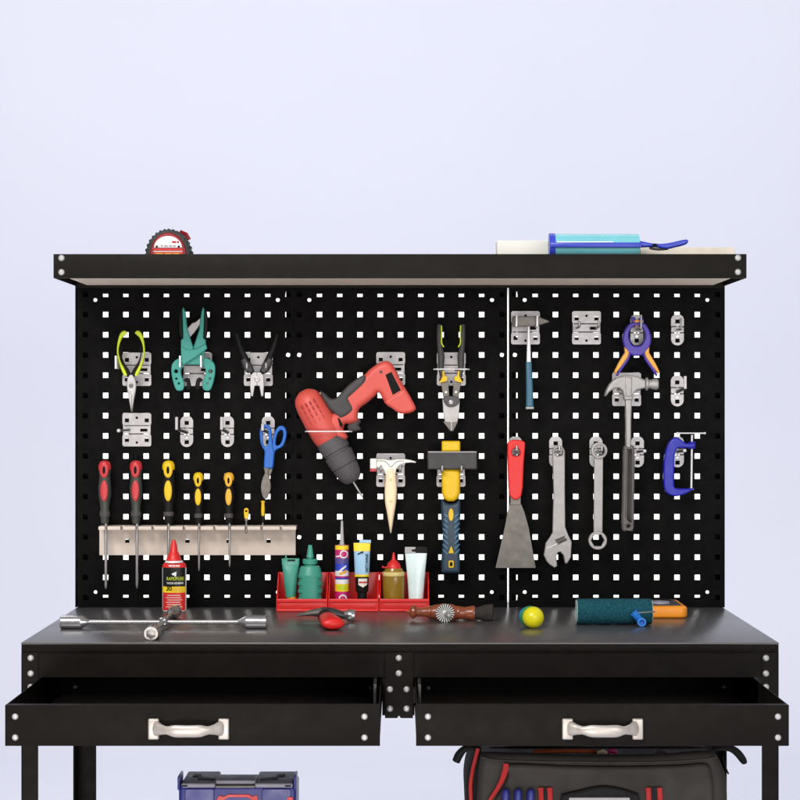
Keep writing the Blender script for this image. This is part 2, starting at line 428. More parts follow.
# pegboard
HW = 2.68
def peg_panel(L, Rr, c0, pins, ll, rl, lcut, rcut):
    cols = [c0 + 20.27 * k for k in range(11)]; rowsy = [294.3 + 20.22 * k for k in range(16)]
    xs = [L] + [v for c in cols for v in (c - HW, c + HW)] + [Rr]
    ys = [284.5] + [v for c in rowsy for v in (c - HW, c + HW)] + [607.4]
    bm = NB(); V = {}
    g = lambda i, j: V.setdefault((i, j), bm.verts.new((X(xs[i], 0), 0, Z(ys[j], 0))) if (i, j) not in V else V[(i, j)])
    for i in range(len(xs) - 1):
        for j in range(len(ys) - 1):
            hole = i % 2 == 1 and j % 2 == 1
            pin = [p for p in pins if xs[i] < p[0] < xs[i + 1] and ys[j] < p[1] < ys[j + 1]]
            if hole and not pin: continue
            q = [g(i, j), g(i + 1, j), g(i + 1, j + 1), g(i, j + 1)]
            if not pin: bm.faces.new(q[::-1]); continue
            cx, cy, r = pin[0]; n = 16
            ring = [bm.verts.new((X(a, 0), 0, Z(b, 0))) for a, b in circ(cx, cy, r, n, None, R(-135))]
            for k in range(4):                                     # corner fans: tl, tr, br, bl
                for s in range(4): bm.faces.new((q[k], ring[(k * 4 + s + 1) % n], ring[k * 4 + s]))
                bm.faces.new((q[k], q[(k + 1) % 4], ring[(k * 4 + 4) % n]))
    r = bmesh.ops.extrude_face_region(bm, geom=bm.faces[:])
    bmesh.ops.translate(bm, vec=(0, .0013, 0), verts=[v for v in r['geom'] if isinstance(v, bmesh.types.BMVert)])
    # folded rim with return lips
    x0, x1 = X(L, 0), X(Rr, 0); zt, zb = Z(284.5, 0), Z(607.4, 0)
    for a, b in ((x0, x0 + .0012), (x1 - .0012, x1)): box(a, b, .0014, .02, zb, zt, 0, bm)
    for a, b, cut in ((x0 + .0013, x0 + ll, lcut), (x1 - rl, x1 - .0013, rcut)):
        cuts = [zb, Z(541, 0), Z(534, 0), Z(358.4, 0), Z(351.4, 0), zt] if cut else [zb, zt]
        for k in range(0, len(cuts), 2): box(a, b, .019, .0202, cuts[k], cuts[k + 1], 0, bm)
    box(x0 + .016, x1 - .014, .019, .0202, Z(293.2, 0), zt, 0, bm); box(x0 + .016, x1 - .014, .019, .0202, zb, Z(598.6, 0), 0, bm)
    return obj('pegboard_panel', bm, 'board_paint', bench, 30)
peg_panel(77.6, 292.6, 85.3, [(95.3, 299.9, 2.0), (277.8, 299.9, 2.0), (288.1, 354.9, 2.2), (288.1, 537.2, 2.2), (95.5, 592.2, 1.9), (277.8, 592.2, 1.9)], .0196, .0132, False, True)
peg_panel(293.0, 507.3, 299.2, [(309.3, 299.9, 2.0), (492, 299.9, 2.0), (299.2, 354.9, 2.2), (299.2, 537.2, 2.2), (501.9, 354.9, 2.2), (501.9, 537.2, 2.2), (309.3, 592.2, 1.9), (491.8, 592.2, 1.9)], .0172, .0152, True, True)
peg_panel(509.3, 724.2, 514.9, [(524.7, 299.9, 2.0), (707.4, 299.9, 2.0), (514.9, 354.9, 2.2), (514.9, 537.2, 2.2), (524.7, 592.2, 1.9), (707.4, 592.2, 1.9)], .0140, .0185, True, False)
obj('added_white_panel', box(-.603, .603, .09, .094, TT + .002, H + .219, 0), 'white', bench)  # unseen panel, added so the peg holes show bright white
for sx in (-1, 1):
    bm = box(sx * .6085 - .0012, sx * .6085 + .0012, .0, .095, TT, H + .222, .0004)
    obj('side_post', bm, 'board_paint', bench)
# overhead shelf
YS = -.252; ZS0, ZS1 = H + .2206, H + .2627
bm = NB(); box(-XW, XW, YS, YS + .002, ZS0, ZS1, .0006, bm)
box(-XW, XW, YS + .0021, .03, ZS1 - .0025, ZS1 - .0003, 0, bm)
for sx in (-1, 1): box(min(sx * XW, sx * (XW - .002)), max(sx * XW, sx * (XW - .002)), YS + .0021, .03, ZS0, ZS1 - .003, 0, bm)
box(-XW + .002, XW - .002, YS + .0022, YS + .010, ZS0, ZS0 + .001, 0, bm)
box(-XW + .002, XW - .002, -.016, -.013, ZS0 - .0035, ZS0 + .03, 0, bm)
shelf = obj('overhead_shelf', bm, 'shelf_paint', bench)
obj('underside_panel', box(-XW + .022, XW - .022, YS + .006, -.0165, ZS0 + .0016, ZS0 + .006, 0), 'underside', shelf)
for px, py in ((61.5, 258), (61.5, 272.2), (738, 257.8), (738, 272)): obj('bolt', bolt_bm(px, py, YS), 'bolt_zinc', shelf)

# ------------------------------------------------------------------ hooks on the pegboard
def plate_wide(x, y, label, arms='pegs', end=None):
    """x, y: top left of the plate in the photo"""
    w_, h_ = 29, 33.5; t = thing('peg_hook', label, 'hook', P(x + 14.5, y + h_ / 2, 0), 'steel peg hooks on the pegboard')
    bm = NB(); yy = -.0025
    holes = lambda cy: [[(x + 2.6, cy - 1.9), (x + 6.6, cy - 1.9), (x + 6.6, cy + 1.9), (x + 2.6, cy + 1.9)], [(x + 22.4, cy - 1.9), (x + 26.4, cy - 1.9), (x + 26.4, cy + 1.9), (x + 22.4, cy + 1.9)]]
    pris([rrect(x, y, x + w_, y + 12.4, 2.2)] + holes(y + 7.4) + [circ(x + 14.5, y + 4.8, 1.2, 10)], yy, .0018, .0004, 2, bm)
    pris([rrect(x + .7, y + 13.1, x + w_ - .7, y + 20.6, .8)] + [[(x + 18, y + 15.8), (x + 25, y + 15.8), (x + 25, y + 18.6), (x + 18, y + 18.6)]], yy - .0008, .0026, .0004, 2, bm)
    pris([rrect(x, y + 21.4, x + w_, y + h_, 2.2)] + holes(y + 27) + [circ(x + 14.5, y + 29.6, 1.2, 10)], yy, .0018, .0004, 2, bm)
    for xx in (x + 1.4, x + w_ - 1.4): pris(rrect(xx - .7, y + 11.6, xx + .7, y + 22, .2), yy + .001, .0014, .0001, 2, bm)
    obj('plate', bm, 'zinc', t)
    if arms == 'pegs':
        for dx in (-9.5, 9.5):
            a = P(x + 14.5 + dx, y + 17, -.004); e = a + Vector((0, -(end or .05), .0))
            obj('prong', tube([a, a + Vector((0, -.02, 0)), e + Vector((0, .004, 0)), e + Vector((0, .0005, .003)), e + Vector((0, 0, .011))], .0021, 10), 'zinc', t)
    elif arms == 'side':
        a = P(x + 7, y + 17, -.004); e = P(x - 3.5, y + 17.6, -.06)
        obj('prong', tube([a, a * .5 + e * .5, e], .0021, 10), 'dark_steel', t)
        obj('ball_end', lathe(e + Vector((0, .002, 0)), (0, -1, 0), [(.0 + .0036 - .0036 * math.cos(R(q)), .0036 * math.sin(R(q))) for q in range(0, 181, 20)], 14), 'white_metal', t)
    elif arms == 'bars':                                          # two flat bars seen end on, holding a tool between them
        for dx, y0, y1 in end:
            obj('prong', box(X(dx, -.05) - .0018, X(dx, -.05) + .0018, -.052, -.004, Z(y1, -.03), Z(y0, -.03), .0006), 'white_metal', t)
    elif arms == 'wire':
        x0, x1, py = end
        a, b = P(x0, py, -.095), P(x1, py, -.095)
        obj('wire_loop', tube([P(x0 + 6, py - 1, -.004), a + Vector((.004, .02, 0)), a + Vector((.001, .004, 0)), a + Vector((.005, 0, 0)), a * .5 + b * .5, b + Vector((-.005, 0, 0)), b + Vector((-.001, .004, 0)), b + Vector((-.004, .02, 0)), P(x1 - 6, py - 1, -.004)], .0014, 10), 'white_metal', t)
    return t
def plate_single(x, y, label, arm=None):
    w_, h_ = 13, 31.5; t = thing('peg_hook', label, 'hook', P(x + w_ / 2, y + h_ / 2, 0), 'steel peg hooks on the pegboard')
    bm = NB(); yy = -.0025; cx = x + w_ / 2
    top = [(x, y + 12.2), (x, y + 5), (x + 1.2, y + 2.4), (x + 3.6, y + .6), (x + w_ - 3.6, y + .6), (x + w_ - 1.2, y + 2.4), (x + w_, y + 5), (x + w_, y + 12.2)]
    sq = lambda cy: [(cx - 2.1, cy - 1.9), (cx + 2.1, cy - 1.9), (cx + 2.1, cy + 1.9), (cx - 2.1, cy + 1.9)]
    pris([top, sq(y + 7.4)], yy, .0018, .0004, 2, bm)
    pris(rrect(x + .2, y + 13, x + w_ - .2, y + 18.4, .6), yy - .0008, .0026, .0004, 2, bm)
    bot = [(x, y + 19.2), (x + w_, y + 19.2), (x + w_, y + h_ - 6.5)] + [(cx + w_ / 2 * math.cos(R(a)), y + h_ - 6.5 + 6.5 * math.sin(R(a))) for a in range(15, 180, 15)] + [(x, y + h_ - 6.5)]
    pris([bot, sq(y + 26.6), circ(cx, y + 22.4, 1.1, 10)], yy, .0018, .0004, 2, bm)
    pris(rrect(cx - 1, y + 11.6, cx + 1, y + 20, .2), yy + .001, .0014, .0001, 2, bm)
    obj('plate', bm, 'zinc', t)
    a = P(cx, y + 15.8, -.004)
    if arm is None: arm = ('up', cx, y + 12)
    if arm[0] == 'up':                                            # peg bent to one side and turned up at its end
        e = P(arm[1], y + 15.4, -.055); u = P(arm[1], arm[2], -.055)
        obj('prong', tube([a, a * .6 + e * .4, e, e * .85 + u * .15 + Vector((0, -.002, 0)), u], [(.0022, .0022)] * 5, 10), 'steel', t)
    elif arm[0] == 'flag':                                        # flat arm out to one side with an upright tab
        e = P(arm[1], arm[3], -.05)
        obj('prong', tube([a + Vector((0, -.002, -.002)), e], (.0034, .003), 8), 'dark_steel', t)
        obj('tab', pris(rrect(arm[1] - 1.4, arm[2], arm[1] + 1.4, arm[3] + .8, .5), -.054, .006, .0006), 'zinc', t)
    elif arm[0] == 'ball':
        e = P(arm[1], arm[2], -.06)
        obj('prong', tube([a, e], .0024, 10), 'dark_steel', t)
        obj('ball_end', lathe(e + Vector((0, .002, 0)), (0, -1, 0), [(.0034 - .0034 * math.cos(R(q)), .0034 * math.sin(R(q))) for q in range(0, 181, 20)], 14), 'white_metal', t)
    return t
wb = 'wide silver peg hook plate '
plate_wide(122.3, 352.5, wb + 'behind the yellow-green handled pliers', 'bars', [(115.8, 356, 369)])
plate_wide(183, 352.5, wb + 'behind the teal spring clamp', 'bars', [(180, 356, 367.5), (201, 356, 367.5)])
plate_wide(243.8, 352.5, wb + 'behind the small black-handled pliers', 'pegs')
plate_wide(122.3, 413, wb + 'empty, below the tip of the yellow-green handled pliers', 'side')
plate_wide(376.2, 352, wb + 'behind the base of the red drill', 'wire', (305, 352, 431.5))
plate_wide(436.8, 352.3, wb + 'behind the yellow and black tin snips', 'wire', (433.5, 469.5, 369.2))
plate_wide(376.2, 453.4, wb + 'under the head of the cream claw hammer')
plate_wide(436.5, 453.4, wb + 'under the head of the black mallet', 'pegs', .066)
plate_wide(511, 311, wb + 'holding the small blue-handled pick hammer', 'bars', [(516.5, 315.5, 327), (537.2, 315.5, 327)])
plate_wide(572, 311, wb + 'empty, between the pick hammer and the purple clamp')
plate_wide(612.2, 372.6, wb + 'under the head of the steel claw hammer')
ws = 'narrow silver peg hook plate '
plate_single(180.2, 415.6, ws + 'empty, third-row neighbour of the wide empty plate', ('flag', 176.5, 417, 429))
plate_single(221, 415.6, ws + 'empty, just left of the blue tin snips', ('flag', 221.5, 417, 429))
plate_single(261.7, 415.6, ws + 'behind the loops of the blue tin snips', ('flag', 262.5, 424, 430))
plate_single(671, 314, ws + 'empty, to the right of the purple clamp', ('up', 681, 318))
plate_single(670.8, 375, ws + 'empty, to the right of the steel claw hammer head', ('flag', 685.3, 376, 388))
plate_single(630.3, 314, ws + 'behind the purple spring clamp', ('up', 641, 315))
plate_single(509, 436, ws + 'behind the red-handled scraper', ('up', 516.8, 446))
plate_single(549.2, 436, ws + 'behind the adjustable wrench', ('up', 559.5, 446))
plate_single(589.5, 436, ws + 'behind the ring spanner', ('up', 602, 446))
plate_single(631, 436, ws + 'beside the grey grip of the steel claw hammer', ('ball', 644.6, 451))
plate_single(671, 436, ws + 'behind the blue G clamp', ('ball', 684.6, 450.6))

# ------------------------------------------------------------------ tools on the pegboard
def T(name, label, cat, px, py, y=-.03, group=None): return thing(name, label, cat, P(px, py, y), group)
YT = -.036
def ptube(pts, rad, y=YT, n=14, sm=6, bm=None):
    """pixel path swept; rad in pixels (across, depth)"""
    s = sc(y)
    if sm:
        full = [tuple(p) + (tuple(r) if isinstance(r, tuple) else (r, r)) for p, r in zip(pts, rad)]
        q = smooth(full, sm, False); pts = [(a[0], a[1]) for a in q]; rad = [(a[2], a[3]) for a in q]
    return tube([P(a, b, y) for a, b in pts], [((r[0] * s, r[1] * s) if isinstance(r, tuple) else r * s) for r in rad], n, bm)

# yellow-green pliers
t = T('pliers', 'long-nose pliers with thin yellow-green bowed handles hanging on the pegboard', 'pliers', 131, 374)
for sg in (-1, 1):
    f = lambda p: (131 + sg * (131 - p[0]), p[1])
    pts = [f(p) for p in ((126.8, 333.2), (124.2, 333), (121, 336.5), (118.4, 345), (118, 354), (120.4, 363.5), (123.8, 371), (126, 375.5))]
    obj('handle', ptube(pts, [(.8, 1.2), (2.5, 2), (2.0, 2), (1.15, 1.9), (1.0, 1.9), (1.2, 1.9), (1.9, 2.2), (1.7, 2)]), 'lime', t)
    obj('handle_core', ptube([f(p) for p in ((121.5, 345), (121.0, 354), (123, 362), (127, 370), (130, 377))], [(.5, 1.0), (.6, 1.2), (.9, 1.4), (1.9, 1.8), (2.4, 1.8)]), 'black_rubber', t)
jaw = pris(smooth([(127.6, 378), (131, 374.5), (134.4, 378), (136, 386), (134.4, 396), (132.2, 410), (131.5, 413.6), (130.8, 410), (128.2, 396), (126.8, 386)], 4), YT - .006, .010, .0016)
j = obj('jaws', jaw, 'pale_steel', t)
obj('pivot', lathe(P(131.2, 385.7, YT - .006), (0, -1, 0), [(-.001, .0042), (.0008, .0042), (.0014, .003), (.0014, .0001)], 16), 'dull_steel', t)
obj('rivet', lathe(P(131.2, 392, YT - .006), (0, -1, 0), [(-.001, .0042), (.0004, .0042), (.0006, .0036), (.0006, .0001)], 16), 'zinc', t)
obj('jaw_seam', pbox(131.3, 395, 131.7, 413, YT - .0063, .0008, 0), 'ink', t)

# teal clamp
t = T('spring_clamp', 'teal two-jaw hand clamp with thin upright handles hanging on the pegboard', 'clamp', 193, 350)
for sg in (-1, 1):
    f = lambda p: (193.2 + sg * (p[0] - 193.2), p[1])
    obj('handle', pris([f(p) for p in ((182.2, 309), (183.4, 307), (185.2, 312), (187.4, 330), (193.4, 348), (192, 352), (180.5, 349), (180.8, 340), (183.2, 338), (182.6, 325))], YT - .004 - .002 * sg, .012, .002), 'teal', t)
    obj('grip', pris(smooth([f(p) for p in ((182.2, 310), (182.4, 325), (183, 339), (180, 336), (178.8, 322), (180, 312))], 4), YT - .001, .012, .002), 'black_rubber', t)
    jw = [f(p) for p in ((182.6, 358), (175.5, 360), (171.4, 366), (172, 377.5), (176.2, 390), (183, 389.6), (184.2, 382.5), (181.4, 376), (181, 369.5), (185, 364))]
    hl = [circ(*f((176, 371.3)), 1.9, 12), circ(*f((176.3, 378.7)), 1.1, 10), circ(*f((178.8, 383.5)), 1.0, 10)]
    obj('jaw', pris([smooth(jw, 3)] + hl, YT - .002, .010, .0016), 'teal', t)
    obj('jaw_pad', ptube([f((184.5, 381)), f((187.5, 379.5)), f((189, 386.5)), f((187.2, 389))], [1.6, 1.9, 2.2, 1.4], YT - .004), 'black_rubber', t)
obj('crossing_bar', pris([(180.8, 346), (187, 350), (196, 349), (206, 344), (207, 348.6), (203, 352), (183.5, 365), (181, 362)], YT - .009, .008, .0016), 'teal', t)
obj('crossing_bar', pris([(206, 346), (204, 357), (205, 364), (201, 365), (186, 364.5), (188, 356)], YT - .001, .008, .0016), 'teal', t)
obj('release_lever', pris([(186.9, 328.7), (191.9, 323), (195.5, 322), (200.6, 317.5), (200.4, 324), (194, 333), (190.2, 337.2), (187.2, 336.2)], YT + .002, .006, .0012), 'steel', t)

# small pliers with black handles
t = T('pliers', 'small pliers with stubby silver jaws and black grips, hanging top left of the drill', 'pliers', 257, 372)
for sg in (-1, 1):
    f = lambda p: (257 + sg * (257 - p[0]), p[1])
    obj('handle', ptube([f(p) for p in ((236.5, 334), (240, 346), (245, 358), (249.5, 368), (253.5, 374))], [(1.6, 2), (2.3, 2.4), (3.2, 2.6), (3.4, 2.6), (2, 2)]), 'black_rubber', t)
    obj('grip_sleeve', ptube([f(p) for p in ((244, 359), (247.5, 366), (251, 372))], [(3.4, 2.7), (4.6, 3.2), (3.4, 2.7)]), 'mallet_black', t)
    obj('jaw', pris([f(p) for p in ((257, 372.5), (253.5, 372.2), (250.5, 375.4), (250, 385.6), (251, 396.2), (252.8, 396.4), (254.6, 386), (257, 385.5))], YT - .004, .010, .0012), 'pale_steel', t)
obj('pivot', lathe(P(257, 379, YT - .004), (0, -1, 0), [(-.001, .0055), (.001, .0055), (.0016, .004), (.0016, .0001)], 18), 'zinc', t)

# cordless drill
YDr = -.055
t = T('cordless_drill', 'red and grey cordless drill hanging nose down on the pegboard', 'drill', 350, 410)
A, B = P(303.5, 392.5, YDr), P(330.5, 440.5, YDr)
ax = (B - A).normalized(); Ln = (B - A).length; s = sc(YDr)
prof = [(-.004, .2), (-.003, 5), (0.001, 8.5), (.006, 11.6), (.014, 13.8), (.03, 15.2), (.06, 15.9), (.085, 15.7), (Ln - .012, 15.6), (Ln - .003, 14.9), (Ln + .001, 13.5), (Ln + .001, .2)]
obj('motor_housing', lathe(A, ax, [(a, b * s) for a, b in prof], 36, ell=.95), 'drill_red', t, 30)
cp = [(-.006, 14.2), (.001, 15), (.018, 14.6), (.019, 13.4), (.024, 13.4), (.025, 14.8), (.048, 13.6), (.05, 12.4), (.052, 13.2), (.068, 11.8), (.078, 9.4), (.083, 6.2), (.084, .3)]
obj('chuck', lathe(B + ax * .004, ax, [(a, b * s) for a, b in cp], 36), 'charcoal_knurl', t, 30)
tip = B + ax * .085
bd = (P(363.6, 499, YDr) - P(352.6, 481, YDr)).normalized()
obj('drill_bit', lathe(P(351.5, 479, YDr), bd, [(0, .0022), (.034, .0018), (.041, .0004)], 12), 'steel', t)
hand = [(334, 412), (338, 398), (349, 386.5), (358, 379.5), (364.5, 374.5), (370, 369), (380, 362.3), (388, 361), (393.8, 366.5), (401.5, 381.8), (414.6, 405), (415, 409.5), (409.2, 412.6), (399.6, 412.8), (392.5, 408), (384.4, 402), (379, 392.5), (374.5, 396.5), (366, 403.5), (359, 409), (357.5, 417), (358, 421), (350, 424), (345, 424), (343.5, 430), (347.5, 436.5), (344, 440), (330, 440), (324, 425)]
obj('handle', pris(smooth(hand, 3), YDr - .02, .042, .011, 5), 'drill_red', t, 50)
grip = [(319.5, 391.5), (324, 393), (330.5, 398.4), (336.3, 397.6), (343, 390.5), (351, 382.8), (363.4, 375), (366, 381.8), (350.8, 396.5), (349.2, 399.5), (353.4, 410), (341.8, 418.6), (335, 414.5), (327.6, 407)]
obj('rubber_grip', pris(smooth(grip, 3), YDr - .0225, .047, .007, 4), 'charcoal', t, 50)
obj('trigger', pris(smooth([(347.5, 425), (352, 420.4), (358.4, 418.4), (361, 422), (358.5, 425), (361, 429.5), (354, 431.5), (348.5, 431)], 3), YDr - .012, .026, .005), 'charcoal', t, 50)
obj('battery_window', pris([(385.4, 374.8), (391.4, 371.8), (400.8, 390.2), (392.8, 395)], YDr - .0208, .003, .0008), 'ink', t)
obj('battery_pack', pris(smooth([(384, 402), (392, 395.5), (402.5, 389), (404, 386), (414.9, 405), (415.4, 409.8), (409.5, 413.2), (399.4, 413.4), (392, 408.5)], 2), YDr - .0218, .045, .006, 4), 'drill_red', t, 50)
obj('switch_slot', pris([(337.5, 417.5), (339.5, 418.5), (342.8, 424.5), (341.6, 427), (339.8, 426)], YDr - .0215, .004, .0005), 'ink', t)
pr = Vector((ax.z, 0, -ax.x)) * -1
for i in range(4):                                               # vent slots on the housing
    for k in range(4):
        c = A + ax * (.024 + .011 * i) + pr * (-.0145 + .0085 * k)
        off = (c - A) - ax * (c - A).dot(ax); q = off.x * pr.x + off.z * pr.z; r_ = 15.6 * s
        yv = YDr - math.sqrt(max(0, r_ * r_ - q * q)) * .95 + .0006
        e = c + ax * .0040; f_ = c - ax * .0040
        obj('vent_slot', tube([Vector((f_.x, yv, f_.z)), Vector((e.x, yv - .0004, e.z))], (.0015, .0008), 8), 'deep_red', t)
for px, py in ((348.5, 404), (381, 372), (405, 402)):
    obj('case_screw', lathe(P(px, py, YDr - .0195 if px != 348.5 else YDr - .0195), (0, -1, 0), [(-.002, .0026), (.0012, .0026), (.0014, .0018), (.0006, .0014), (.0006, .0001)], 12), 'dark_steel', t)

# tin snips with yellow guards
t = T('tin_snips', 'aviation tin snips with black handles edged in yellow, hanging right of the drill', 'snips', 451, 380)
for sg in (-1, 1):
    f = lambda p: (451 + sg * (451 - p[0]), p[1])
    obj('handle', ptube([f(p) for p in ((439.2, 324.5), (439.2, 335), (439.8, 346), (441.2, 356), (441, 366), (441.6, 378))], [(2.2, 2.2), (2.5, 2.6), (2.7, 2.8), (3.4, 3), (3, 2.8), (1.6, 2)]), 'mallet_black', t)
    obj('handle_edge', ptube([f(p) for p in ((441.4, 325.5), (441.6, 335), (441.6, 343), (443.8, 347))], [(.7, .8)] * 4, YT - .006), 'lime', t)
    obj('guard', pris([f(p) for p in ((438.8, 383.2), (441.4, 378.4), (442.6, 376), (442.2, 371), (444, 371), (444.6, 375.8), (447.6, 376.8), (447, 381.2))], YT - .006, .010, .0014), 'yellow', t)
    obj('lever_arm', pris([f(p) for p in ((441, 382.5), (448.4, 381.5), (449.4, 396), (446, 399.5), (443.2, 397))], YT - .002, .008, .0012), 'dull_steel', t)
    obj('rivet', lathe(P(*f((446, 392)), YT - .002), (0, -1, 0), [(-.001, .0022), (.001, .0022), (.0014, .0001)], 12), 'white_metal', t)
obj('blade', pris([(442.4, 399), (447, 398), (455, 404), (460, 400), (459, 415), (457.4, 423), (453.4, 431), (450.4, 431), (444.8, 422.8), (443, 412)], YT - .004, .008, .0012), 'steel', t)
obj('blade', pris([(443, 421.5), (450.8, 422.2), (450.8, 431.6), (449.4, 430)], YT - .0055, .004, .0008), 'dull_steel', t)
obj('blade', pris([(452, 422.2), (458, 421.5), (453.6, 430.4), (452, 431.6)], YT - .0055, .004, .0008), 'dull_steel', t)
obj('pivot_block', pris(smooth([(443, 397.8), (450.5, 396), (459.4, 397.8), (458, 404.6), (451, 407.2), (446, 405)], 3), YT - .009, .006, .0012), 'dark_steel', t)
obj('pivot', lathe(P(451, 402.2, YT - .009), (0, -1, 0), [(-.001, .0042), (.001, .0042), (.0016, .003), (.0016, .0001)], 16), 'zinc', t)

# cream claw hammer
t = T('claw_hammer', 'small cream claw hammer with pale pointed handle hanging below the drill', 'hammer', 391, 465)
hd = [(376, 459.4), (383, 459), (391, 460.5), (397, 459.2), (405.2, 459.2), (411, 460.2), (416, 461.8), (415.8, 463), (411, 462.6), (405.8, 463), (400, 465), (396.4, 469), (395.4, 474.8), (385.6, 474.8), (384.2, 470.5), (381, 468), (376, 467.4)]
obj('head', pris(hd, YT - .008, .018, .002), 'cream_white', t)
obj('striking_face', pris(rrect(370, 458.6, 376.8, 469, 1), YT - .012, .026, .003), 'cream_white', t)
obj('red_band', pbox(370, 469, 376.6, 471.6, YT - .011, .024, .001), 'maroon_red', t)
obj('neck_groove', ptube([(377, 461), (384, 461), (388, 464), (390.8, 467), (394, 464), (398, 461.2), (404, 461)], [.35] * 7, YT - .008), 'dull_steel', t)
obj('handle', pris(smooth([(386, 470), (390.6, 467.5), (395, 470), (396.4, 480), (397, 490), (396.2, 502.4), (394.2, 515), (391.8, 531), (390.8, 533.4), (389.8, 531), (387.2, 515), (385, 502.4), (384.6, 490), (385.4, 480)], 3), YT - .010, .02, .006, 4), 'pale_wood', t, 50)
for py in (479.5, 501): obj('rivet', lathe(P(390.7, py, YT - .010), (0, -1, 0), [(-.002, .0026), (.0006, .0026), (.001, .0018), (.001, .0001)], 14), 'pale_gold', t)

# mallet
t = T('mallet', 'black-headed mallet with yellow neck and navy herringbone grip hanging on the pegboard', 'mallet', 451, 470)
obj('head', pris(rrect(427.6, 452, 477.2, 469.6, .8), YT - .024, .048, .003), 'mallet_black', t)
obj('head_edge', pbox(428, 451.6, 476.8, 452.6, YT - .0236, .047, .0006), 'grey_plastic', t)
obj('handle_top', pris(rrect(441.8, 441, 460.4, 451.8, 1.6), YT - .014, .028, .005), 'yellow', t)
obj('handle_neck', pris([(441.8, 469), (460.2, 469), (460.4, 493), (458, 499), (454, 501.6), (448, 501.6), (444, 499), (442, 493)], YT - .016, .032, .008, 4), 'yellow', t, 50)
gp = obj('grip', pris(smooth([(441.6, 500), (446, 503), (451, 504), (456, 503), (460.2, 500), (460.4, 516), (459, 536), (459.8, 553), (460.2, 569), (459, 573), (451, 573.6), (442.6, 573), (441.4, 569), (442, 553), (443, 536), (441.4, 516)], 3), YT - .015, .03, .006, 4), 'navy', t, 50)
obj('inlay', pris(circ(451.1, 514.8, 2.5, 20, 6.4), YT - .0163, .003, .0008), 'yellow', t)
obj('inlay', pris([(448.4, 553.4), (450.4, 547.5), (451.2, 546.4), (452, 547.5), (454, 553.4)], YT - .0163, .003, .0006), 'yellow', t)
obj('hang_loop', pris([rrect(448.6, 560.6, 453.8, 567.8, 1.2), rrect(449.9, 562.2, 452.5, 566.2, .4)], YT - .0163, .003, .0005), 'yellow', t)
obj('hang_hole', pris(rrect(449.9, 562.2, 452.5, 566.2, .4), YT - .0152, .002, 0), 'ink', t)
for i in range(8):
    for sg in (-1, 1):
        yy = 512.5 + i * 5.3
        obj('grip_rib', tube([P(451.2 + sg * 8.3, yy, YT - .0122), P(451.2 + sg * 6.2, yy + 2.0, YT - .0149), P(451.2 + sg * 3.4, yy + 4.6, YT - .0153)], .0009, 6), 'light_blue', t)

# pick hammer with blue handle
t = T('pick_hammer', 'small grey pick hammer with a slim blue handle beside the white seam', 'hammer', 528, 320)
obj('head', pris([(513, 316.4), (538.6, 316.4), (549.2, 320.9), (549.2, 322), (538.6, 325.6), (535, 326.4), (513, 326.2)], YT - .008, .018, .0018), 'dull_steel', t)
obj('shaft', pris([(527.4, 325), (530, 325), (531.2, 363), (526.6, 363)], YT - .005, .011, .002), 'white_metal', t)
obj('grip', pris([(526, 361.8), (531.8, 361.8), (533.2, 390), (533.8, 407), (526.2, 407), (526.4, 390)], YT - .008, .017, .004, 4), 'handle_blue', t, 50)
obj('end_cap', pris(rrect(526, 406.8, 534, 409.2, .8), YT - .0085, .018, .002), 'grey_plastic', t)

# purple spring clamp
t = T('spring_clamp', 'purple and orange spring clamp shaped like a wishbone hanging above the steel hammer', 'clamp', 637, 335)
YP = -.045
ring = smooth([(634, 322), (629.6, 323.5), (625.4, 329), (622.9, 337), (623.6, 344), (626.6, 350.5), (632, 355), (637, 355.8), (642.4, 355), (647.6, 350.5), (650.8, 344), (651.4, 337), (649, 329), (645, 323.5), (640, 322)], 3)
hole = smooth([(634, 326.5), (640.4, 326.5), (644.4, 331), (645.2, 337), (643.2, 343), (640, 345.6), (634.4, 345.6), (631.2, 343), (629.2, 337), (630, 331)], 3)
obj('frame', pris([ring, hole], YP, .016, .003), 'purple', t, 50)
for sg in (-1, 1):
    f = lambda p: (637.1 + sg * (637.1 - p[0]), p[1])
    obj('jaw', ptube([f((634, 322)), f((632.5, 318)), f((635.4, 319.5))], [1.8, 1.7, 1], YP + .006), 'purple', t)
    obj('leg', pris([f(p) for p in ((626, 347), (631.6, 353), (629, 360), (622, 370), (618, 376), (616.4, 375.6), (622, 360))], YP + .002, .012, .0025), 'purple', t, 50)
    obj('grip', pris([f(p) for p in ((624.6, 346.6), (629.4, 352), (628, 357), (621, 367), (615.8, 373.6), (614.4, 371.6), (618.6, 363), (625, 352.4))], YP - .001, .015, .0025), 'orange_grip', t, 50)
obj('tip', pris(rrect(634.6, 319.6, 639.8, 326.4, 1.6), YP + .001, .013, .002), 'orange_grip', t)

# steel claw hammer
t = T('claw_hammer', 'large steel claw hammer with a long shaft and ribbed grey grip on the right panel', 'hammer', 630, 390)
YH = -.06
claw = [(605, 395.6), (606.6, 390), (609.6, 384.4), (613, 380.6), (617, 377.8), (624.5, 375.8), (632, 375.2), (638.5, 376.6), (643, 378.8), (646, 380), (646, 388), (641.7, 389), (637.5, 390), (634.4, 393), (633, 396.6), (633, 400), (624.4, 400), (624, 395.5), (622.6, 390.6), (619, 388), (614.6, 388.6), (609.6, 392), (606, 396.4)]
obj('head', pris(claw, YH - .012, .024, .003), 'satin_steel', t)
o_ = P(644, 384, YH); s = sc(YH)
obj('striking_face', lathe(o_, (1, 0, -.02), [(0, 4 * s), (.002, 4.2 * s), (.003, 6.4 * s), (.0066, 6.6 * s), (.0075, 4.6 * s), (.012, 4.3 * s), (.016, 5.2 * s), (.024, 5.4 * s), (.0262, 4.6 * s), (.0262, .1 * s)], 26), 'satin_steel', t, 30)
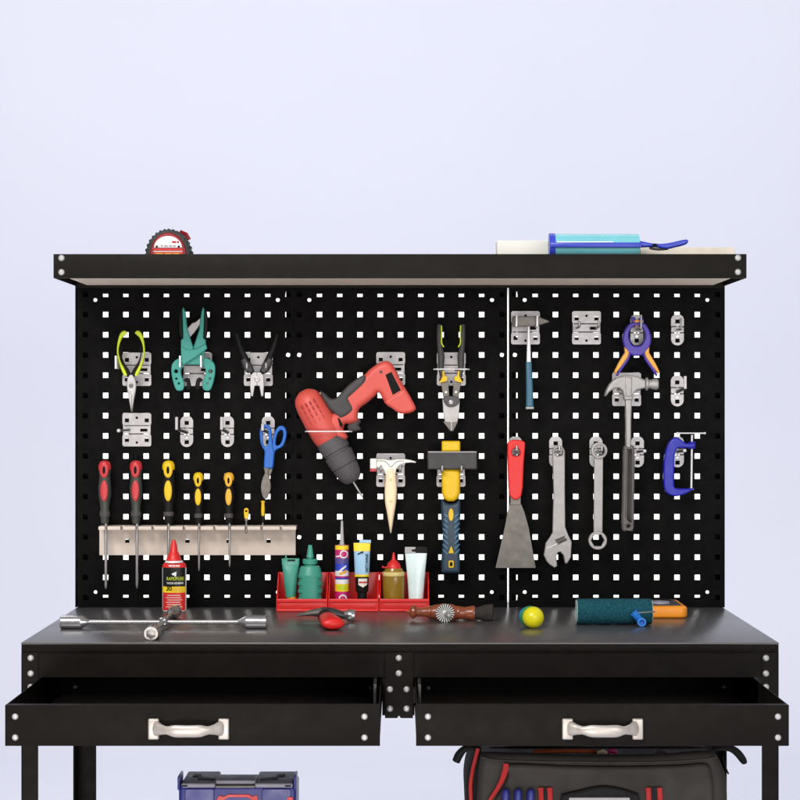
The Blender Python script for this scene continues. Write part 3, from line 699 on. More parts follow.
obj('cheek', pris([(625, 377), (632.5, 377), (632, 397), (625.6, 397)], YH - .0135, .027, .003), 'satin_steel', t)
obj('shaft', pris([(625.4, 398), (632.2, 398), (631.4, 420), (631.2, 449), (626, 449), (625.8, 420)], YH - .008, .017, .003), 'satin_steel', t)
obj('grip', pris([smooth([(624.2, 447), (629, 446.4), (634.4, 447), (635, 468), (634.4, 500), (633.8, 529), (628, 530.6), (622.6, 529), (622.8, 500), (623.4, 468)], 4), circ(628.8, 526.4, 1.5, 12)], YH - .010, .022, .005, 4), 'grip_grey', t, 50)
obj('grip_ridge', ptube([(627.4, 450), (626.8, 475), (626.4, 500), (626.2, 521)], [(.5, .5)] * 4, YH - .0103), 'dull_steel', t)

# blue G clamp
t = T('g_clamp', 'cobalt blue G clamp with a thin silver screw hanging near the right edge', 'clamp', 676, 465)
gf = [(694.5, 442.6), (688, 443.2), (684, 442), (679, 438), (675, 437.4), (670.6, 440.6), (666.4, 449), (664, 463), (663.8, 482), (665.2, 490), (669, 494.6), (676, 496.4), (685, 494.2), (692.6, 490.2), (693.6, 488.4), (681, 488.6), (676, 488), (674.2, 484.5), (674.4, 470), (674.8, 456.5), (676.6, 449.8), (680, 448), (691.6, 448.2), (695.6, 446.4)]
obj('frame', pris(smooth(gf, 3), YT - .008, .016, .0028), 'cobalt', t, 50)
obj('screw', lathe(P(692, 435, YT), (-.012, 0, -1), [(0, .0019), (.098, .0019), (.099, .0045), (.102, .0045)], 14), 'white_metal', t)
obj('screw_boss', lathe(P(692, 441.6, YT), (0, 0, -1), [(0, .005), (.001, .0065), (.012, .0065), (.0135, .005)], 16), 'cobalt', t)
obj('handle_bar', lathe(P(676.6, 433.2, YT), (1, 0, 0), [(0, .002), (.003, .0022), (.003, .0014), (.051, .0014), (.051, .0022), (.054, .002)], 12), 'white_metal', t)

# scraper
t = T('paint_scraper', 'wide grey scraper blade with a bright red handle hanging over the white seam', 'scraper', 516, 500)
obj('handle', pris([smooth([(507.6, 446), (508.6, 442), (512.5, 440), (521, 440.2), (524.8, 442.4), (525.2, 446), (523.8, 463), (521.4, 496), (510, 496), (507.9, 463)], 3), circ(516, 452.4, 4.1, 18)], YT - .008, .016, .0026, 4), 'scraper_red', t, 50)
obj('neck', pbox(510.4, 495, 520.8, 505, YT - .003, .006, .001), 'dull_steel', t)
obj('blade', pris([(510.2, 503), (520.8, 503), (524.4, 512), (528.6, 527), (535.8, 568), (495.5, 568), (504.8, 527), (507.6, 512)], YT - .001, .002, .0004), 'dull_steel', t)

# adjustable wrench
t = T('adjustable_wrench', 'steel adjustable wrench hanging jaws down between the red scraper and ring spanner', 'wrench', 558, 500)
wr = [(552.6, 451), (554.6, 446.6), (558.5, 445), (562.6, 446.6), (565, 451), (565, 492), (565.4, 527), (568, 534), (571.8, 542), (571, 557.5), (567.4, 563.4), (565, 563.6), (563.6, 555.5), (560.6, 552), (558, 552.6), (556.2, 556), (557.4, 566), (554.7, 568), (549.4, 564.6), (546.3, 561), (543.8, 554.8), (546, 543), (549.4, 538), (552.6, 532.6), (553.6, 492)]
obj('body', pris([wr, circ(558.7, 452.2, 4.2, 18)], YT - .005, .010, .0018), 'satin_steel', t)
obj('jaw_line', ptube([(546.6, 548.6), (555, 545), (566, 537)], [(.5, .4)] * 3, YT - .0052), 'white_metal', t)
obj('worm_slot', pris([(555, 539.6), (565.4, 535.4), (567.2, 540.4), (557.6, 545)], YT - .0053, .002, .0002), 'dark_steel', t)
wa, wbp = P(556.6, 542.2, YT - .004), P(566.4, 538, YT - .004)
obj('worm', lathe(wa, wbp - wa, [(k * .0013 + q, r_) for k in range(14) for q, r_ in ((0, .0036), (.0006, .0028))], 14), 'steel', t)

# ring spanner
t = T('ring_spanner', 'plain steel ring spanner with a hexagonal lower ring hanging beside the wrench', 'spanner', 598, 495)
bm = pris([circ(599.3, 450.6, 8.3, 28), circ(599.3, 450.6, 5.6, 12)], YT - .007, .012, .0016)
pris([(594.4, 456), (603.2, 456), (602.6, 534), (593.6, 534)], YT - .003, .006, .0016, 3, bm)
pris([circ(597.9, 540.6, 9.3, 28), circ(597.9, 540.6, 6.7, 6)], YT - .007, .012, .0016, 3, bm)
obj('body', bm, 'satin_steel', t)

# blue tin snips (scissors)
t = T('tin_snips', 'scissor-style tin snips with blue looped handles and dull grey blades', 'snips', 267, 460)
lo = smooth([(262, 447), (260, 440), (259.8, 430), (262.5, 425.4), (267.6, 424.6), (270.8, 428.6), (271.8, 438), (273, 448), (274, 452), (272.6, 467), (268.8, 468), (264, 467), (264.6, 452)], 3)
obj('handle', pris([lo, smooth([(263.4, 444.6), (262.8, 438), (263, 431), (265, 428.4), (267.4, 429), (268.4, 436), (268, 443), (266, 446.6)], 3)], YT - .004, .009, .002), 'snip_blue', t, 50)
ro = smooth([(270, 452), (272.6, 440), (275.4, 430.5), (279.4, 426), (284, 426.6), (286.5, 432), (285.6, 440), (282.6, 446.6), (277, 449.6), (274.6, 453), (273.2, 467.4), (269, 467.6)], 3)
obj('handle', pris([ro, smooth([(275.6, 444), (277, 435), (280, 430.4), (282.6, 431), (283, 436), (281, 442.6), (278, 445.6)], 3)], YT - .001, .009, .002), 'snip_blue', t, 50)
obj('blade', pris(smooth([(263.8, 467), (268.6, 466.4), (268, 473), (270.6, 483), (269.8, 492), (265.6, 499), (262.4, 496), (260.8, 487), (262.6, 478), (264.8, 473)], 3), YT - .003, .004, .001), 'dull_steel', t)
obj('blade', pris(smooth([(267.6, 467), (272.6, 467.4), (271, 474), (269, 478), (271.2, 486), (269.4, 493), (266, 498.6), (265.4, 486), (266.4, 475)], 3), YT + .002, .004, .001), 'dull_steel', t)

# ------------------------------------------------------------------ the tool rail and its screwdrivers
t = thing('tool_rail', 'long beige steel tool rail with slotted lip screwed to the left panel', 'tool rail', P(197, 540, 0))
slots = [106, 121.7, 136.8, 152.7, 168.3, 184, 199.2, 214.5, 229.5, 246, 261.6, 281]
y0, y1 = -.046, -.003
x0, x1 = X(98.5, y0), X(296, y0)
pts = [(x0, y1), (x0, y0)]
for q in slots:
    a = X(q, y0); pts += [(a - .0026, y0), (a - .0026, y0 + .026), (a + .0026, y0 + .026), (a + .0026, y0)]
pts += [(x1, y0), (x1, y1)]
obj('lip', slab(NB(), [pts], Z(530, y0), Z(526.4, y0), .0005, 2, lambda u, v, d: (u, v, d)), 'beige_steel', t)
sq = lambda cx, cy, r=2.1: [(cx - r, cy - r * .9), (cx + r, cy - r * .9), (cx + r, cy + r * .9), (cx - r, cy + r * .9)]
obj('plate', pris([[(99.4, 527.5), (295.6, 527.5), (295.6, 555.2), (99.4, 555.2)], sq(127.2, 541), sq(187.4, 541), sq(228.6, 541), sq(268.6, 541)], -.0032, .002, .0004), 'beige_steel', t)
for q in (108, 136.2, 167.6, 199.6, 230.4):
    obj('crease', pbox(q - .25, 531, q + .25, 555, -.0036, .001, 0), 'grey_plastic', t)

def screwdriver(x, top, bot, big, cm, bodym, label, xs=None):
    ys = -.031; t = thing('screwdriver', label, 'screwdriver', P(x, bot, ys), 'screwdrivers in the beige tool rail')
    s = sc(ys) ; L = (523.5 - top); k = 1 if big else .82
    prof = [(0, .3), (.6, 3.2), (2, 5.0), (5, 6.1), (9, 6.2), (L * .25, 5.4), (L * .30, 5.6), (L * .42, 6.5), (L * .55, 6.2), (L * .68, 4.9), (L * .77, 4.3), (L * .81, 4.9), (L * .88, 5.0), (L * .905, 4.2), (L * .97, 4.0), (L, 3.4), (L, .2)]
    o = P(x, top, ys)
    obj('handle', lathe(o, (0, 0, -1), [(a * s, r * k * s) for a, r in prof if a >= 9 or a == .6], 24, ell=.85), bodym, t, 60)
    top_p = [(0, .3), (.6, 3.2), (2, 5.1), (5, 6.25), (8, 6.35), (9.6, 6.1), (10.2, 5)]
    if not big: top_p = [(a * .85, r) for a, r in top_p]
    obj('end_cap', lathe(o, (0, 0, -1), [(a * s, r * k * s) for a, r in top_p], 24, ell=.9), cm, t, 60)
    def blob(cy, rx, ry, m, nm, yy, th=.0022):
        obj(nm, lathe(P(x, cy, ys) + Vector((0, yy, 0)), (0, -1, 0), [(th * math.sin(q), rx * s * math.cos(q)) for q in (0, .3, .6, .9, 1.2, 1.5)], 20, ell=ry / rx, ref=(0, 0, 1)), m, t, 60)
    blob(top + (9.4 if big else 8), 4.5 * k, 8.0 * k, cm, 'cap_inlay', -5.6 * k * s * .88, .0022)
    blob(top + (9.6 if big else 8.2), 1.6 * k, 4.0 * k, 'ink', 'hang_hole', -5.6 * k * s * .88 - .0017, .0010)
    blob(top + L * .48, 3.9 * k, L * .165, cm, 'grip_inlay', -6.1 * k * s * .85 + .0006)
    obj('collar', lathe(P(x, top + L * .845, ys), (0, 0, -1), [(-2.6 * s, 3.9 * k * s), (-2 * s, 5.2 * k * s), (2 * s, 5.2 * k * s), (2.6 * s, 3.9 * k * s)], 20, ell=.85), 'charcoal', t)
    xs = xs or x; r = (1.5 if big else 1.15) * s; ln = (bot - 523) * s
    obj('shaft', lathe(P(xs, 523, ys), (0, 0, -1), [(-.004, r), (ln - .008, r * .95), (ln - .004, r * .8), (ln, r * .3)], 14), 'steel', t)
g = 'large screwdriver with a '
screwdriver(104.8, 460.3, 589, True, 'maroon_red', 'olive_dark', g + 'red-topped dark handle at the far left of the beige rail', 105.9)
screwdriver(136, 460.3, 588.5, True, 'maroon_red', 'olive_dark', g + 'red-topped dark handle, second from the left in the beige rail', 137)
screwdriver(168.6, 460.3, 590, True, 'yellow', 'black_rubber', g + 'yellow and black handle behind the red glue bottle', 168.6)
screwdriver(198.4, 472.2, 571, False, 'yellow', 'black_rubber', 'shorter yellow and black screwdriver right of the glue bottle', 199)
screwdriver(228.9, 472.2, 567, False, 'amber', 'black_rubber', 'shorter yellow and black screwdriver nearest the two tiny drivers', 229.6)
ys = -.031; s = sc(ys)
t = thing('mini_screwdriver', 'tiny precision screwdriver with a ring-topped yellow handle in the rail', 'screwdriver', P(246, 535, ys), 'tiny drivers in the beige tool rail')
obj('handle', pris([smooth([(243.8, 511), (244.6, 508.6), (246.2, 508), (247.8, 508.6), (248.6, 511), (248, 518), (246.2, 519), (244.4, 518)], 3), circ(246.2, 511.2, 1.1, 10)], ys - .003, .006, .0014), 'yellow', t)
obj('shaft', lathe(P(246.3, 517.6, ys), (0, 0, -1), [(0, 1.6 * s), (3 * s, 1.6 * s), (4 * s, .8 * s), (12 * s, .8 * s), (13 * s, 1.4 * s), (15 * s, 1.2 * s), (16 * s, .3 * s)], 12), 'steel', t)
t = thing('mini_screwdriver', 'tiny precision screwdriver with a straight yellow handle below the blue snips', 'screwdriver', P(262.6, 540, ys), 'tiny drivers in the beige tool rail')
obj('handle', lathe(P(263, 500.6, ys), (0, 0, -1), [(0, .5 * s), (.4 * s, 2.0 * s), (1.6 * s, 2.1 * s), (2 * s, 1.5 * s), (5 * s, 1.7 * s), (10 * s, 1.9 * s), (14 * s, 1.7 * s), (15.4 * s, 1.2 * s)], 16), 'yellow', t)
obj('collar', lathe(P(262.9, 515.8, ys), (0, 0, -1), [(0, 1.2 * s), (1 * s, 1.6 * s), (6 * s, 1.3 * s), (7 * s, .8 * s)], 14), 'black_rubber', t)
obj('shaft', lathe(P(262.8, 522, ys), (0, 0, -1), [(0, .75 * s), (16 * s, .6 * s), (18.5 * s, .2 * s)], 10), 'steel', t)

# ------------------------------------------------------------------ red bins and bottles
YB = ytab(611.8)
for i, (a, b, what) in enumerate(((276.3, 327.4, 'holding two green bottles'), (328.2, 378.6, 'holding a sealant cartridge and a blue and yellow tube'), (379.3, 429.2, 'holding an amber oil bottle and a white tube'))):
    x0, x1 = X(a, YB), X(b, YB); yb = -.012; hF = .0235; hB = .0675; th = .0022
    t = thing('parts_bin', 'red plastic open-front bin ' + what, 'bin', ((x0 + x1) / 2, (YB + yb) / 2, TT), 'red parts bins on the tabletop')
    bm = NB(); box(x0, x1, YB + .004, yb, TT, TT + th, 0, bm)
    box(x0 + .002, x1 - .002, YB + .003, YB + .003 + th, TT + .0005, TT + hF, .0006, bm)
    box(x0 + .001, x1 - .001, YB, YB + .0062, TT + hF - .0062, TT + hF, .001, bm)
    box(x0 + .001, x1 - .001, YB + .0012, YB + .006, TT + .0004, TT + .004, .001, bm)
    box(x0 + .001, x1 - .001, yb - th, yb, TT + .0005, TT + hB, .0006, bm)
    for xa in (x0, x1 - th):
        side = [(YB + .0006, TT + .0006), (yb, TT + .0006), (yb, TT + hB + .0006), (yb - .012, TT + hB + .0006), (YB + .0006, TT + hF + .0006)]
        slab(bm, [side], xa, xa + th, .0004, 2, lambda u, v, d: (d, u, v))
    obj('tray', bm, 'bin_red', t)
    # front label slot frame
    obj('label_holder', box(x0 + .006, x1 - .006, YB + .0022, YB + .0032, TT + .0055, TT + hF - .0085, .0004), 'red', t)
yb_ = -.047; s = sc(yb_); ZBt = TT + .0024
def up(px): return Vector((X(px, yb_), yb_, 0))
def pz(py): return Z(py, yb_)
def bot(px, prof, n=28, ell=1.0, bm=None, y=yb_):
    """prof = [(photo y, half width px)] listed downwards"""
    s = sc(y); return lathe((X(px, y), y, Z(prof[0][0], y)), (0, 0, -1), [((a - prof[0][0]) * s, r * s) for a, r in prof], n, bm, ell)
YBOT = 404 + (H - ZBt) / s       # bin floor, in pixels
# green tube
t = thing('squeeze_tube', 'green flat-topped squeeze tube in the left red bin', 'tube', (X(290.6, yb_ + .012), yb_ + .012, ZBt))
yq = yb_ + .012
def crimp_tube(px, pts, y, m, t, name='body', flat=.35):
    """pts = [(py, half width px, depth ratio)]"""
    s = sc(y); bm = NB(); rings = []; n = 28
    for py, hw, dr in pts:
        rings.append([bm.verts.new((X(px, y) + hw * s * math.cos(2 * math.pi * j / n), y + hw * s * dr * math.sin(2 * math.pi * j / n), Z(py, y))) for j in range(n)])
    for a, c in zip(rings[:-1], rings[1:]):
        for j in range(n): bm.faces.new((a[j], a[(j + 1) % n], c[(j + 1) % n], c[j]))
    bm.faces.new(rings[0]); bm.faces.new(rings[-1][::-1])
    return obj(name, bm, m, t, 45)
def ybot(y): return 404 + (H - ZBt) / sc(y)
crimp_tube(290.6, [(558.4, 8.9, .12), (564.5, 8.7, .14), (565, 8.5, .2), (575, 7.4, .5), (588, 6, .85), (597, 5, 1)], yq, 'bottle_green', t)
obj('cap', bot(291.6, [(596.6, 4.7), (598, 4.9), (ybot(yq) - .1, 4.6)], y=yq), 'orange', t)
obj('hang_tab', pris([(285.4, 559), (285.4, 554.5), (286.4, 554.5), (286.6, 558), (295.2, 559.2)], yq - .002, .003, .0004), 'bottle_green', t)
obj('hang_slot', pbox(287.4, 559.6, 295, 561, yq - .0035, .002, .0003), 'ink', t)
# green bottle
t = thing('squeeze_bottle', 'green bottle with a cone nozzle and ribbed sides in the left red bin', 'bottle', (X(310, yb_), yb_, ZBt))
b_ = obj('body', bot(310.2, [(565.6, 6), (566, 9), (568.5, 10.6), (574, 11.4), (575, 12.2), (577.4, 12.2), (578.2, 11.2), (581.5, 11.2), (582.3, 12.4), (584.8, 12.4), (585.6, 11.2), (588.8, 11.2), (589.6, 12.4), (592.2, 12.4), (593, 11.2), (597, 11.2), (598, 12.2), (YBOT - .3, 12)], ell=.8), 'bottle_green', t, 30)
obj('nozzle', bot(310.2, [(545, 1.6), (545.3, 2), (556.4, 3.6), (557.2, 3.9), (557.4, 2.8), (558.6, 2.8), (558.8, 6.6), (560, 7.6), (563.6, 7.4), (564.2, 5.6), (566, 5.4)]), 'bottle_green', t, 30)
obj('front_panel', patch(X(302.4, yb_), pz(598), X(318, yb_), pz(577), (X(310.2, yb_), yb_, 12.5 * s, 10.1 * s), proud=.0004), 'bottle_green', t)
# sealant cartridge
t = thing('sealant_cartridge', 'slim magenta and yellow sealant cartridge with a long grey nozzle', 'cartridge', (X(341.8, yb_), yb_, ZBt))
R_ = 6.9
obj('barrel', bot(341.9, [(545, R_ - .1), (YBOT - .2, R_ - .1)]), 'magenta', t)
for y0_, y1_, m in ((545.2, 549.4, 'label_yellow'), (549.4, 556.5, 'magenta'), (557.6, 563.4, 'violet'), (563.4, 570.5, 'royal'), (570.5, 575.6, 'white'), (577.2, 579, 'royal'), (579, 583.5, 'white'), (583.5, 591, 'label_yellow')):
    obj('label_band', bot(341.9, [(y0_, R_ - .1), (y0_ + .05, R_), (y1_ - .05, R_), (y1_, R_ - .1)]), m, t)
bend = (X(341.9, yb_), yb_, R_ * s, R_ * s)
def decal(loops, m, name, t, bend, y=yb_, proud=.0005):
    k = sc(y); L_ = [[((u - 400) * k, H + (404 - v) * k) for u, v in p] for p in (loops if not isinstance(loops[0][0], (int, float)) else [loops])]
    bm = NB(); es = []
    for p in L_:
        vs = [bm.verts.new((u, 0, v)) for u, v in p]; es += [bm.edges.new((vs[i], vs[(i + 1) % len(vs)])) for i in range(len(vs))]
    bmesh.ops.triangle_fill(bm, use_beauty=True, use_dissolve=False, edges=es)
    return obj(name, wrap(bm, bend, proud), m, t)
decal([circ(344, 553.8, 4.1, 20), circ(344, 553.8, 2.9, 20)], 'white', 'label_ring', t, bend)
decal([(336, 555.6), (340, 555), (340, 556.2), (336, 557)], 'white', 'label_stroke', t, bend)
decal([(337, 571.6), (346, 564.6), (346.6, 566.4), (338, 573)], 'white', 'label_stroke', t, bend)
decal([(338.4, 573.4), (346.8, 568.8), (346.8, 571.8), (341, 574.6)], 'orange_grip', 'label_stroke', t, bend)
decal(circ(341.8, 587, 4.6, 18, 2.6), 'lime', 'label_blot', t, bend)
decal([circ(343, 598, 4.1, 20), circ(343, 598, 2.8, 20)], 'white', 'label_ring', t, bend)
obj('nozzle', bot(342, [(520.6, .7), (521, 1.1), (540, 1.9), (544.6, 2.5), (545.2, 5.6), (545.6, 6.6)]), 'grey_plastic', t)
# blue and yellow tube standing on its black cap
yq = yb_ - .002
t = thing('glue_tube', 'pale blue and yellow tube standing on its black cap in the middle bin', 'tube', (X(362, yq), yq, ZBt))
b_ = crimp_tube(362, [(542.8, 8.4, .1), (549, 8.2, .25), (560, 7.8, .5), (576.6, 7.2, .75)], yq, 'sky_blue', t)
obj('crimp_fold', pris([(359.4, 539.8), (371, 540), (371, 543), (359.4, 543)], yq - .003, .004, .0006), 'sky_blue', t)
crimp_tube(362, [(542.9, 8.5, .11), (546, 8.45, .19), (551, 8.25, .33)], yq, 'label_yellow', t, 'label_band')
crimp_tube(362, [(574.2, 7.4, .73), (576.7, 7.3, .76)], yq, 'label_yellow', t, 'label_band')
decal([(357.4, 553.6), (361.4, 551.4), (363.6, 550.8), (363.2, 552.6), (360.6, 553), (358, 554.4)], 'ink', 'label_mark', t, (X(362, yq), yq, 8.3 * s, 4 * s), yq, .0008)
letter('SPANI LUIH', 366.6, 563, yq - .012, 2.8, 'ink', t, bend=(X(362, yq), yq, 8 * s, 5 * s), wpx=18, rot=R(-90), depth=.0008, bold=.02)
obj('cap', bot(362, [(576.4, 6.6), (577, 6.8), (590, 6.4), (591.6, 6), (592, 4.7), (ybot(yq) - .1, 4.5)], y=yq), 'black_rubber', t)
decal([(358.4, 578), (367.4, 578), (367.2, 584.4), (363.2, 586.8), (358.6, 584.4)], 'cream_white', 'cap_label', t, (X(362, yq), yq, 6.85 * s, 6.85 * s), yq, .0006)
decal([(359, 581), (367, 581), (367, 582.6), (359, 582.6)], 'red', 'cap_label', t, (X(362, yq), yq, 6.85 * s, 6.85 * s), yq, .0009)
# amber oil bottle
t = thing('oil_bottle', 'small amber oil bottle with a red pointed cap in the right bin', 'bottle', (X(393.7, yb_), yb_, ZBt))
obj('body', bot(393.7, [(568, 8.6), (571.6, 10), (576, 10.2), (576.6, 10.9), (578, 11), (YBOT - 1, 11), (YBOT - .2, 10.4)]), 'oil', t)
obj('collar', bot(393.7, [(571.4, 9.8), (571.8, 10.9), (573.4, 11.2), (575.6, 10.9), (576, 9.9)]), 'pale_gold', t)
obj('cap', bot(393.7, [(552.4, .5), (553, 1), (559, 1.9), (561, 3.4), (563, 5.8), (566.6, 7.3), (569, 7.4), (569.2, 6)]), 'red', t)
obj('cap_tether', tube([P(389, 567, yb_ - .012), P(384.5, 567.6, yb_ - .012), P(382, 566.6, yb_ - .012)], [.0012, .0012, .0022], 8), 'red', t)
# white tube
t = thing('cream_tube', 'tapered white tube standing on its cap in the right bin', 'tube', (X(416, yb_), yb_, ZBt))
crimp_tube(416, [(552.8, 11, .08), (562, 10.2, .22), (580, 8.5, .55), (YBOT - .2, 6.8, .9)], yb_, 'pearl', t)
obj('crimp_fold', pris([(404.8, 547), (415.4, 547), (415.4, 549.2), (411.6, 549.8), (412, 551.6), (415.6, 551.8), (415.6, 553.4), (404.8, 553.4)], yb_ - .0025, .005, .0006), 'grey_plastic', t)
obj('crimp_fold', pris([(411.6, 549.8), (415.4, 549.2), (415.4, 546.8), (427, 547), (427, 553.2), (415.6, 553.2), (415.6, 551.8), (412, 551.6)], yb_ - .002, .004, .0006), 'black_rubber', t)

# ------------------------------------------------------------------ red glue bottle
yg = ytab(611.6) + .004; s = sc(yg)
t = thing('glue_bottle', 'red wood glue bottle with black label and cone cap behind the cross wrench', 'bottle', (X(174.4, yg), yg, TT))
gb = 404 + (H - TT) / s
GX = X(174.4, yg); rx = 12.1; el = .62
prof = [(561.4, 7.4), (562.4, 9.6), (564.5, 11.4), (567.5, 12.1), (gb - 2.5, 12.1), (gb - .6, 11.6), (gb, 10.6)]
obj('body', bot(174.4, prof, 40, el, y=yg), 'white', t)
bend = (GX, yg, rx * s, rx * s * el)
lb = lambda a, b, c, d, m, nm, p=.0003: obj(nm, patch(X(a, yg), Z(d, yg), X(c, yg), Z(b, yg), bend, 16, p), m, t)
lb(163.2, 592, 185.6, gb - 1.6, 'red', 'label', .0003); lb(163.2, 562.9 + 4.2, 185.6, 586, 'label_black', 'label', .0004)
obj('shoulder_band', bot(174.4, [(562.2, 9.65), (564.5, 11.5), (567.3, 12.15)], 40, el, y=yg), 'red', t)
lb(162.8, 586, 186, 592, 'label_yellow', 'label', .0005)
LB = (GX, yg, rx * s, rx * s * el)
letter('RAPIDFUSE', 174.6, 579.2, yg - .02, 3.3, 'lettering_lime', t, bend=LB, wpx=17.2, depth=.0009, bold=.02)
letter('WOOD ADHESIVE', 174.6, 583.6, yg - .02, 2.1, 'white', t, bend=LB, wpx=16.6, depth=.0009, bold=.02)
for a, b in ((169.6, 173), (173.6, 176), (176.6, 180.4)): obj('small_print', patch(X(a, yg), Z(566, yg), X(b, yg), Z(564.6, yg), (GX, yg, 12.2 * s, 12 * s * el), 6, .0007), 'cream_white', t)
letter('30', 168.6, 589, yg - .02, 4.8, 'ink', t, bend=LB, wpx=5.6, depth=.0010, bold=.03)
for k, (a, b) in enumerate(((172.6, 184), (172.6, 183), (172.6, 184.4))):
    lb(a, 587 + k * 1.5, b, 587.8 + k * 1.5, 'amber', 'small_print', .0008)
for k in range(6):
    lb(168 - (k % 2) * 1.4, 594.4 + k * 2.3, 181 + (k % 3), 594.95 + k * 2.3, 'cream_white', 'small_print', .0007)
decal([(172.4, 573), (177.4, 571), (176.8, 576.4), (174.6, 574.6), (173.4, 574.6)], 'white', 'emblem', t, LB, yg, .0009)
obj('cap', bot(173.8, [(539.6, .8), (540, 1.5), (545, 3.2), (551.5, 3.9), (553, 5), (558, 7.2), (560.6, 7.7), (561.8, 7.6)], y=yg), 'red', t, 30)
obj('cap_collar', bot(174.1, [(560.4, 7.7), (560.7, 8.6), (562.3, 9.2), (562.5, 8)], y=yg), 'pearl', t)

# ------------------------------------------------------------------ tools on the tabletop
# cross wrench
zc = TT + .0116; yc = ytab(628.8); xc = -.4015; s = sc(yc)
t = thing('lug_wrench', 'chrome four-way lug wrench lying on the left of the tabletop', 'lug wrench', (xc, yc, TT))
rod = NB(); tube([(-.545, yc, zc), (-.256, yc, zc)], .0036, 16, rod); tube([(xc, yc - .15, zc + .0012), (xc, yc + .13, zc + .0012)], .0036, 16, rod)
lathe((xc, yc, zc - .006), (0, 0, 1), [(0, .006), (.002, .0085), (.012, .0085), (.014, .006)], 18, rod)
obj('cross_bar', rod, 'chrome', t)
hexp = lambda r_: [(r_ * math.cos(R(60 * i + 30)), r_ * math.sin(R(60 * i + 30))) for i in range(6)]
for d in ((-1, 0), (1, 0), (0, -1), (0, 1)):
    ln = .175; D = Vector((d[0], d[1], 0)); o = Vector((xc, yc, zc)) + D * (ln - .050)
    pr_ = [(0, .0034), (.003, .0045), (.014, .0112), (.0165, .0116), (.049, .0116), (.050, .0108), (.050, .0092), (.047, .0086), (.032, .0084), (.032, .0001)]
    obj('socket', lathe(o, D, pr_, 30, cap=False), 'chrome', t, 30)
    hb = NB(); u_ = D.cross(Vector((0, 0, 1)))                 # hexagonal recess
    ro_ = [o + D * .0502 + u_ * (.0106 * math.cos(R(i * 10))) + Vector((0, 0, 1)) * (.0106 * math.sin(R(i * 10))) for i in range(36)]
    ri_ = [o + D * .0502 + u_ * a + Vector((0, 0, 1)) * b for a, b in hexp(.0084)]; rd_ = [p - D * .017 for p in ri_]
    vo = [hb.verts.new(p) for p in ro_]; vi = [hb.verts.new(p) for p in ri_]; vd = [hb.verts.new(p) for p in rd_]
    es = [hb.edges.new((vo[i], vo[(i + 1) % 36])) for i in range(36)] + [hb.edges.new((vi[i], vi[(i + 1) % 6])) for i in range(6)]
    bmesh.ops.triangle_fill(hb, use_beauty=True, use_dissolve=False, edges=es)
    for i in range(6): hb.faces.new((vi[i], vi[(i + 1) % 6], vd[(i + 1) % 6], vd[i]))
    hb.faces.new(vd)
    obj('socket_mouth', hb, 'steel', t)

# red-handled hammer lying on the table, handle towards the viewer
yh = ytab(622) ; s = sc(yh)
t = thing('claw_hammer', 'red-handled claw hammer lying on the tabletop with its handle towards the viewer', 'hammer', (X(328, yh), yh, TT))
zc = TT + .0125
def hp(px, py): return Vector((X(px, yh), yh, Z(py, yh)))
obj('claw', tube([hp(296.6, 615.6), hp(303, 614.2), hp(312, 612.6), hp(320, 612.6), hp(327, 613)], [(.0012, .012), (.0032, .0125), (.0055, .012), (.0085, .011), (.009, .010)], 16), 'dull_steel', t, 50)
obj('head', tube([hp(318, 613), hp(324, 612.6), hp(332, 613), hp(340, 614.6), hp(345, 615.6)], [(.0075, .008), (.0098, .0115), (.0095, .0118), (.0072, .009), (.006, .007)], 18), 'dark_steel', t, 50)
obj('striking_face', lathe(hp(341, 614.8), (1, 0, -.06), [(0, .0055), (.006, .0062), (.012, .0098), (.014, .0105), (.0225, .0107), (.0245, .0098), (.0245, .0001)], 26), 'chrome', t, 30)
p0 = Vector((X(324.5, yh), yh, TT + .0125)); p1 = Vector((X(333.5, ytab(631.5)), ytab(631.5) + .006, TT + .0118))
dv = (p1 - p0)
neck = [p0, p0 + dv * .15, p0 + dv * .36]
obj('neck', tube(neck, [(.011, .010), (.0145, .0108), (.0165, .0110)], 18), 'black_rubber', t)
obj('grip', tube([p0 + dv * q for q in (.3, .34, .45, .6, .8, .93, .98, 1.0)], [(.012, .009), (.015, .0105), (.016, .0108), (.0165, .0108), (.0192, .0110), (.0196, .0106), (.0188, .0088), (.0168, .0066)], 22), 'scraper_red', t, 60)
obj('rivet', lathe(hp(326, 613.6) + Vector((0, -.011, .001)), (0, -1, 0), [(-.003, .0035), (.001, .0035), (.0016, .0025), (.0016, .0001)], 14), 'red', t)

# wooden brush tool with a toothed wheel
yw = ytab(620.5) ; s = sc(yw)
t = thing('wooden_brush', 'turned brown wooden handled brush with black bristles and a toothed metal wheel', 'brush', (X(440, yw), yw, TT))
wa = P(406, 611.6, yw); wdir = (P(468, 613, yw) - wa).normalized(); f = lambda L_: [(a * s, r * s) for a, r in L_]
obj('handle', lathe(wa, wdir, f([(0, .3), (1, 1.2), (3.5, 1.8), (4.5, 5), (6, 6.6), (8, 7), (9.6, 5.6), (11, 4.6), (16, 4.4), (20, 5), (23, 6.4), (24, 6.6), (25, 6.1), (29, 7.4), (34, 8.6), (40, 9.0), (46, 8.4), (51, 6.6), (52.6, 7.0), (54, 6.4), (59, 6), (64, 6.8), (66.6, 7.6), (68.6, 7.2), (69, 4)]), 32), 'wood_brown', t, 30)
bb = NB(); o_ = wa + wdir * 68 * s
lathe(o_, wdir, f([(0, 5.6), (3, 6), (10, 8.4), (18, 9.8), (18.6, 9)]), 28, bb, ell=1)
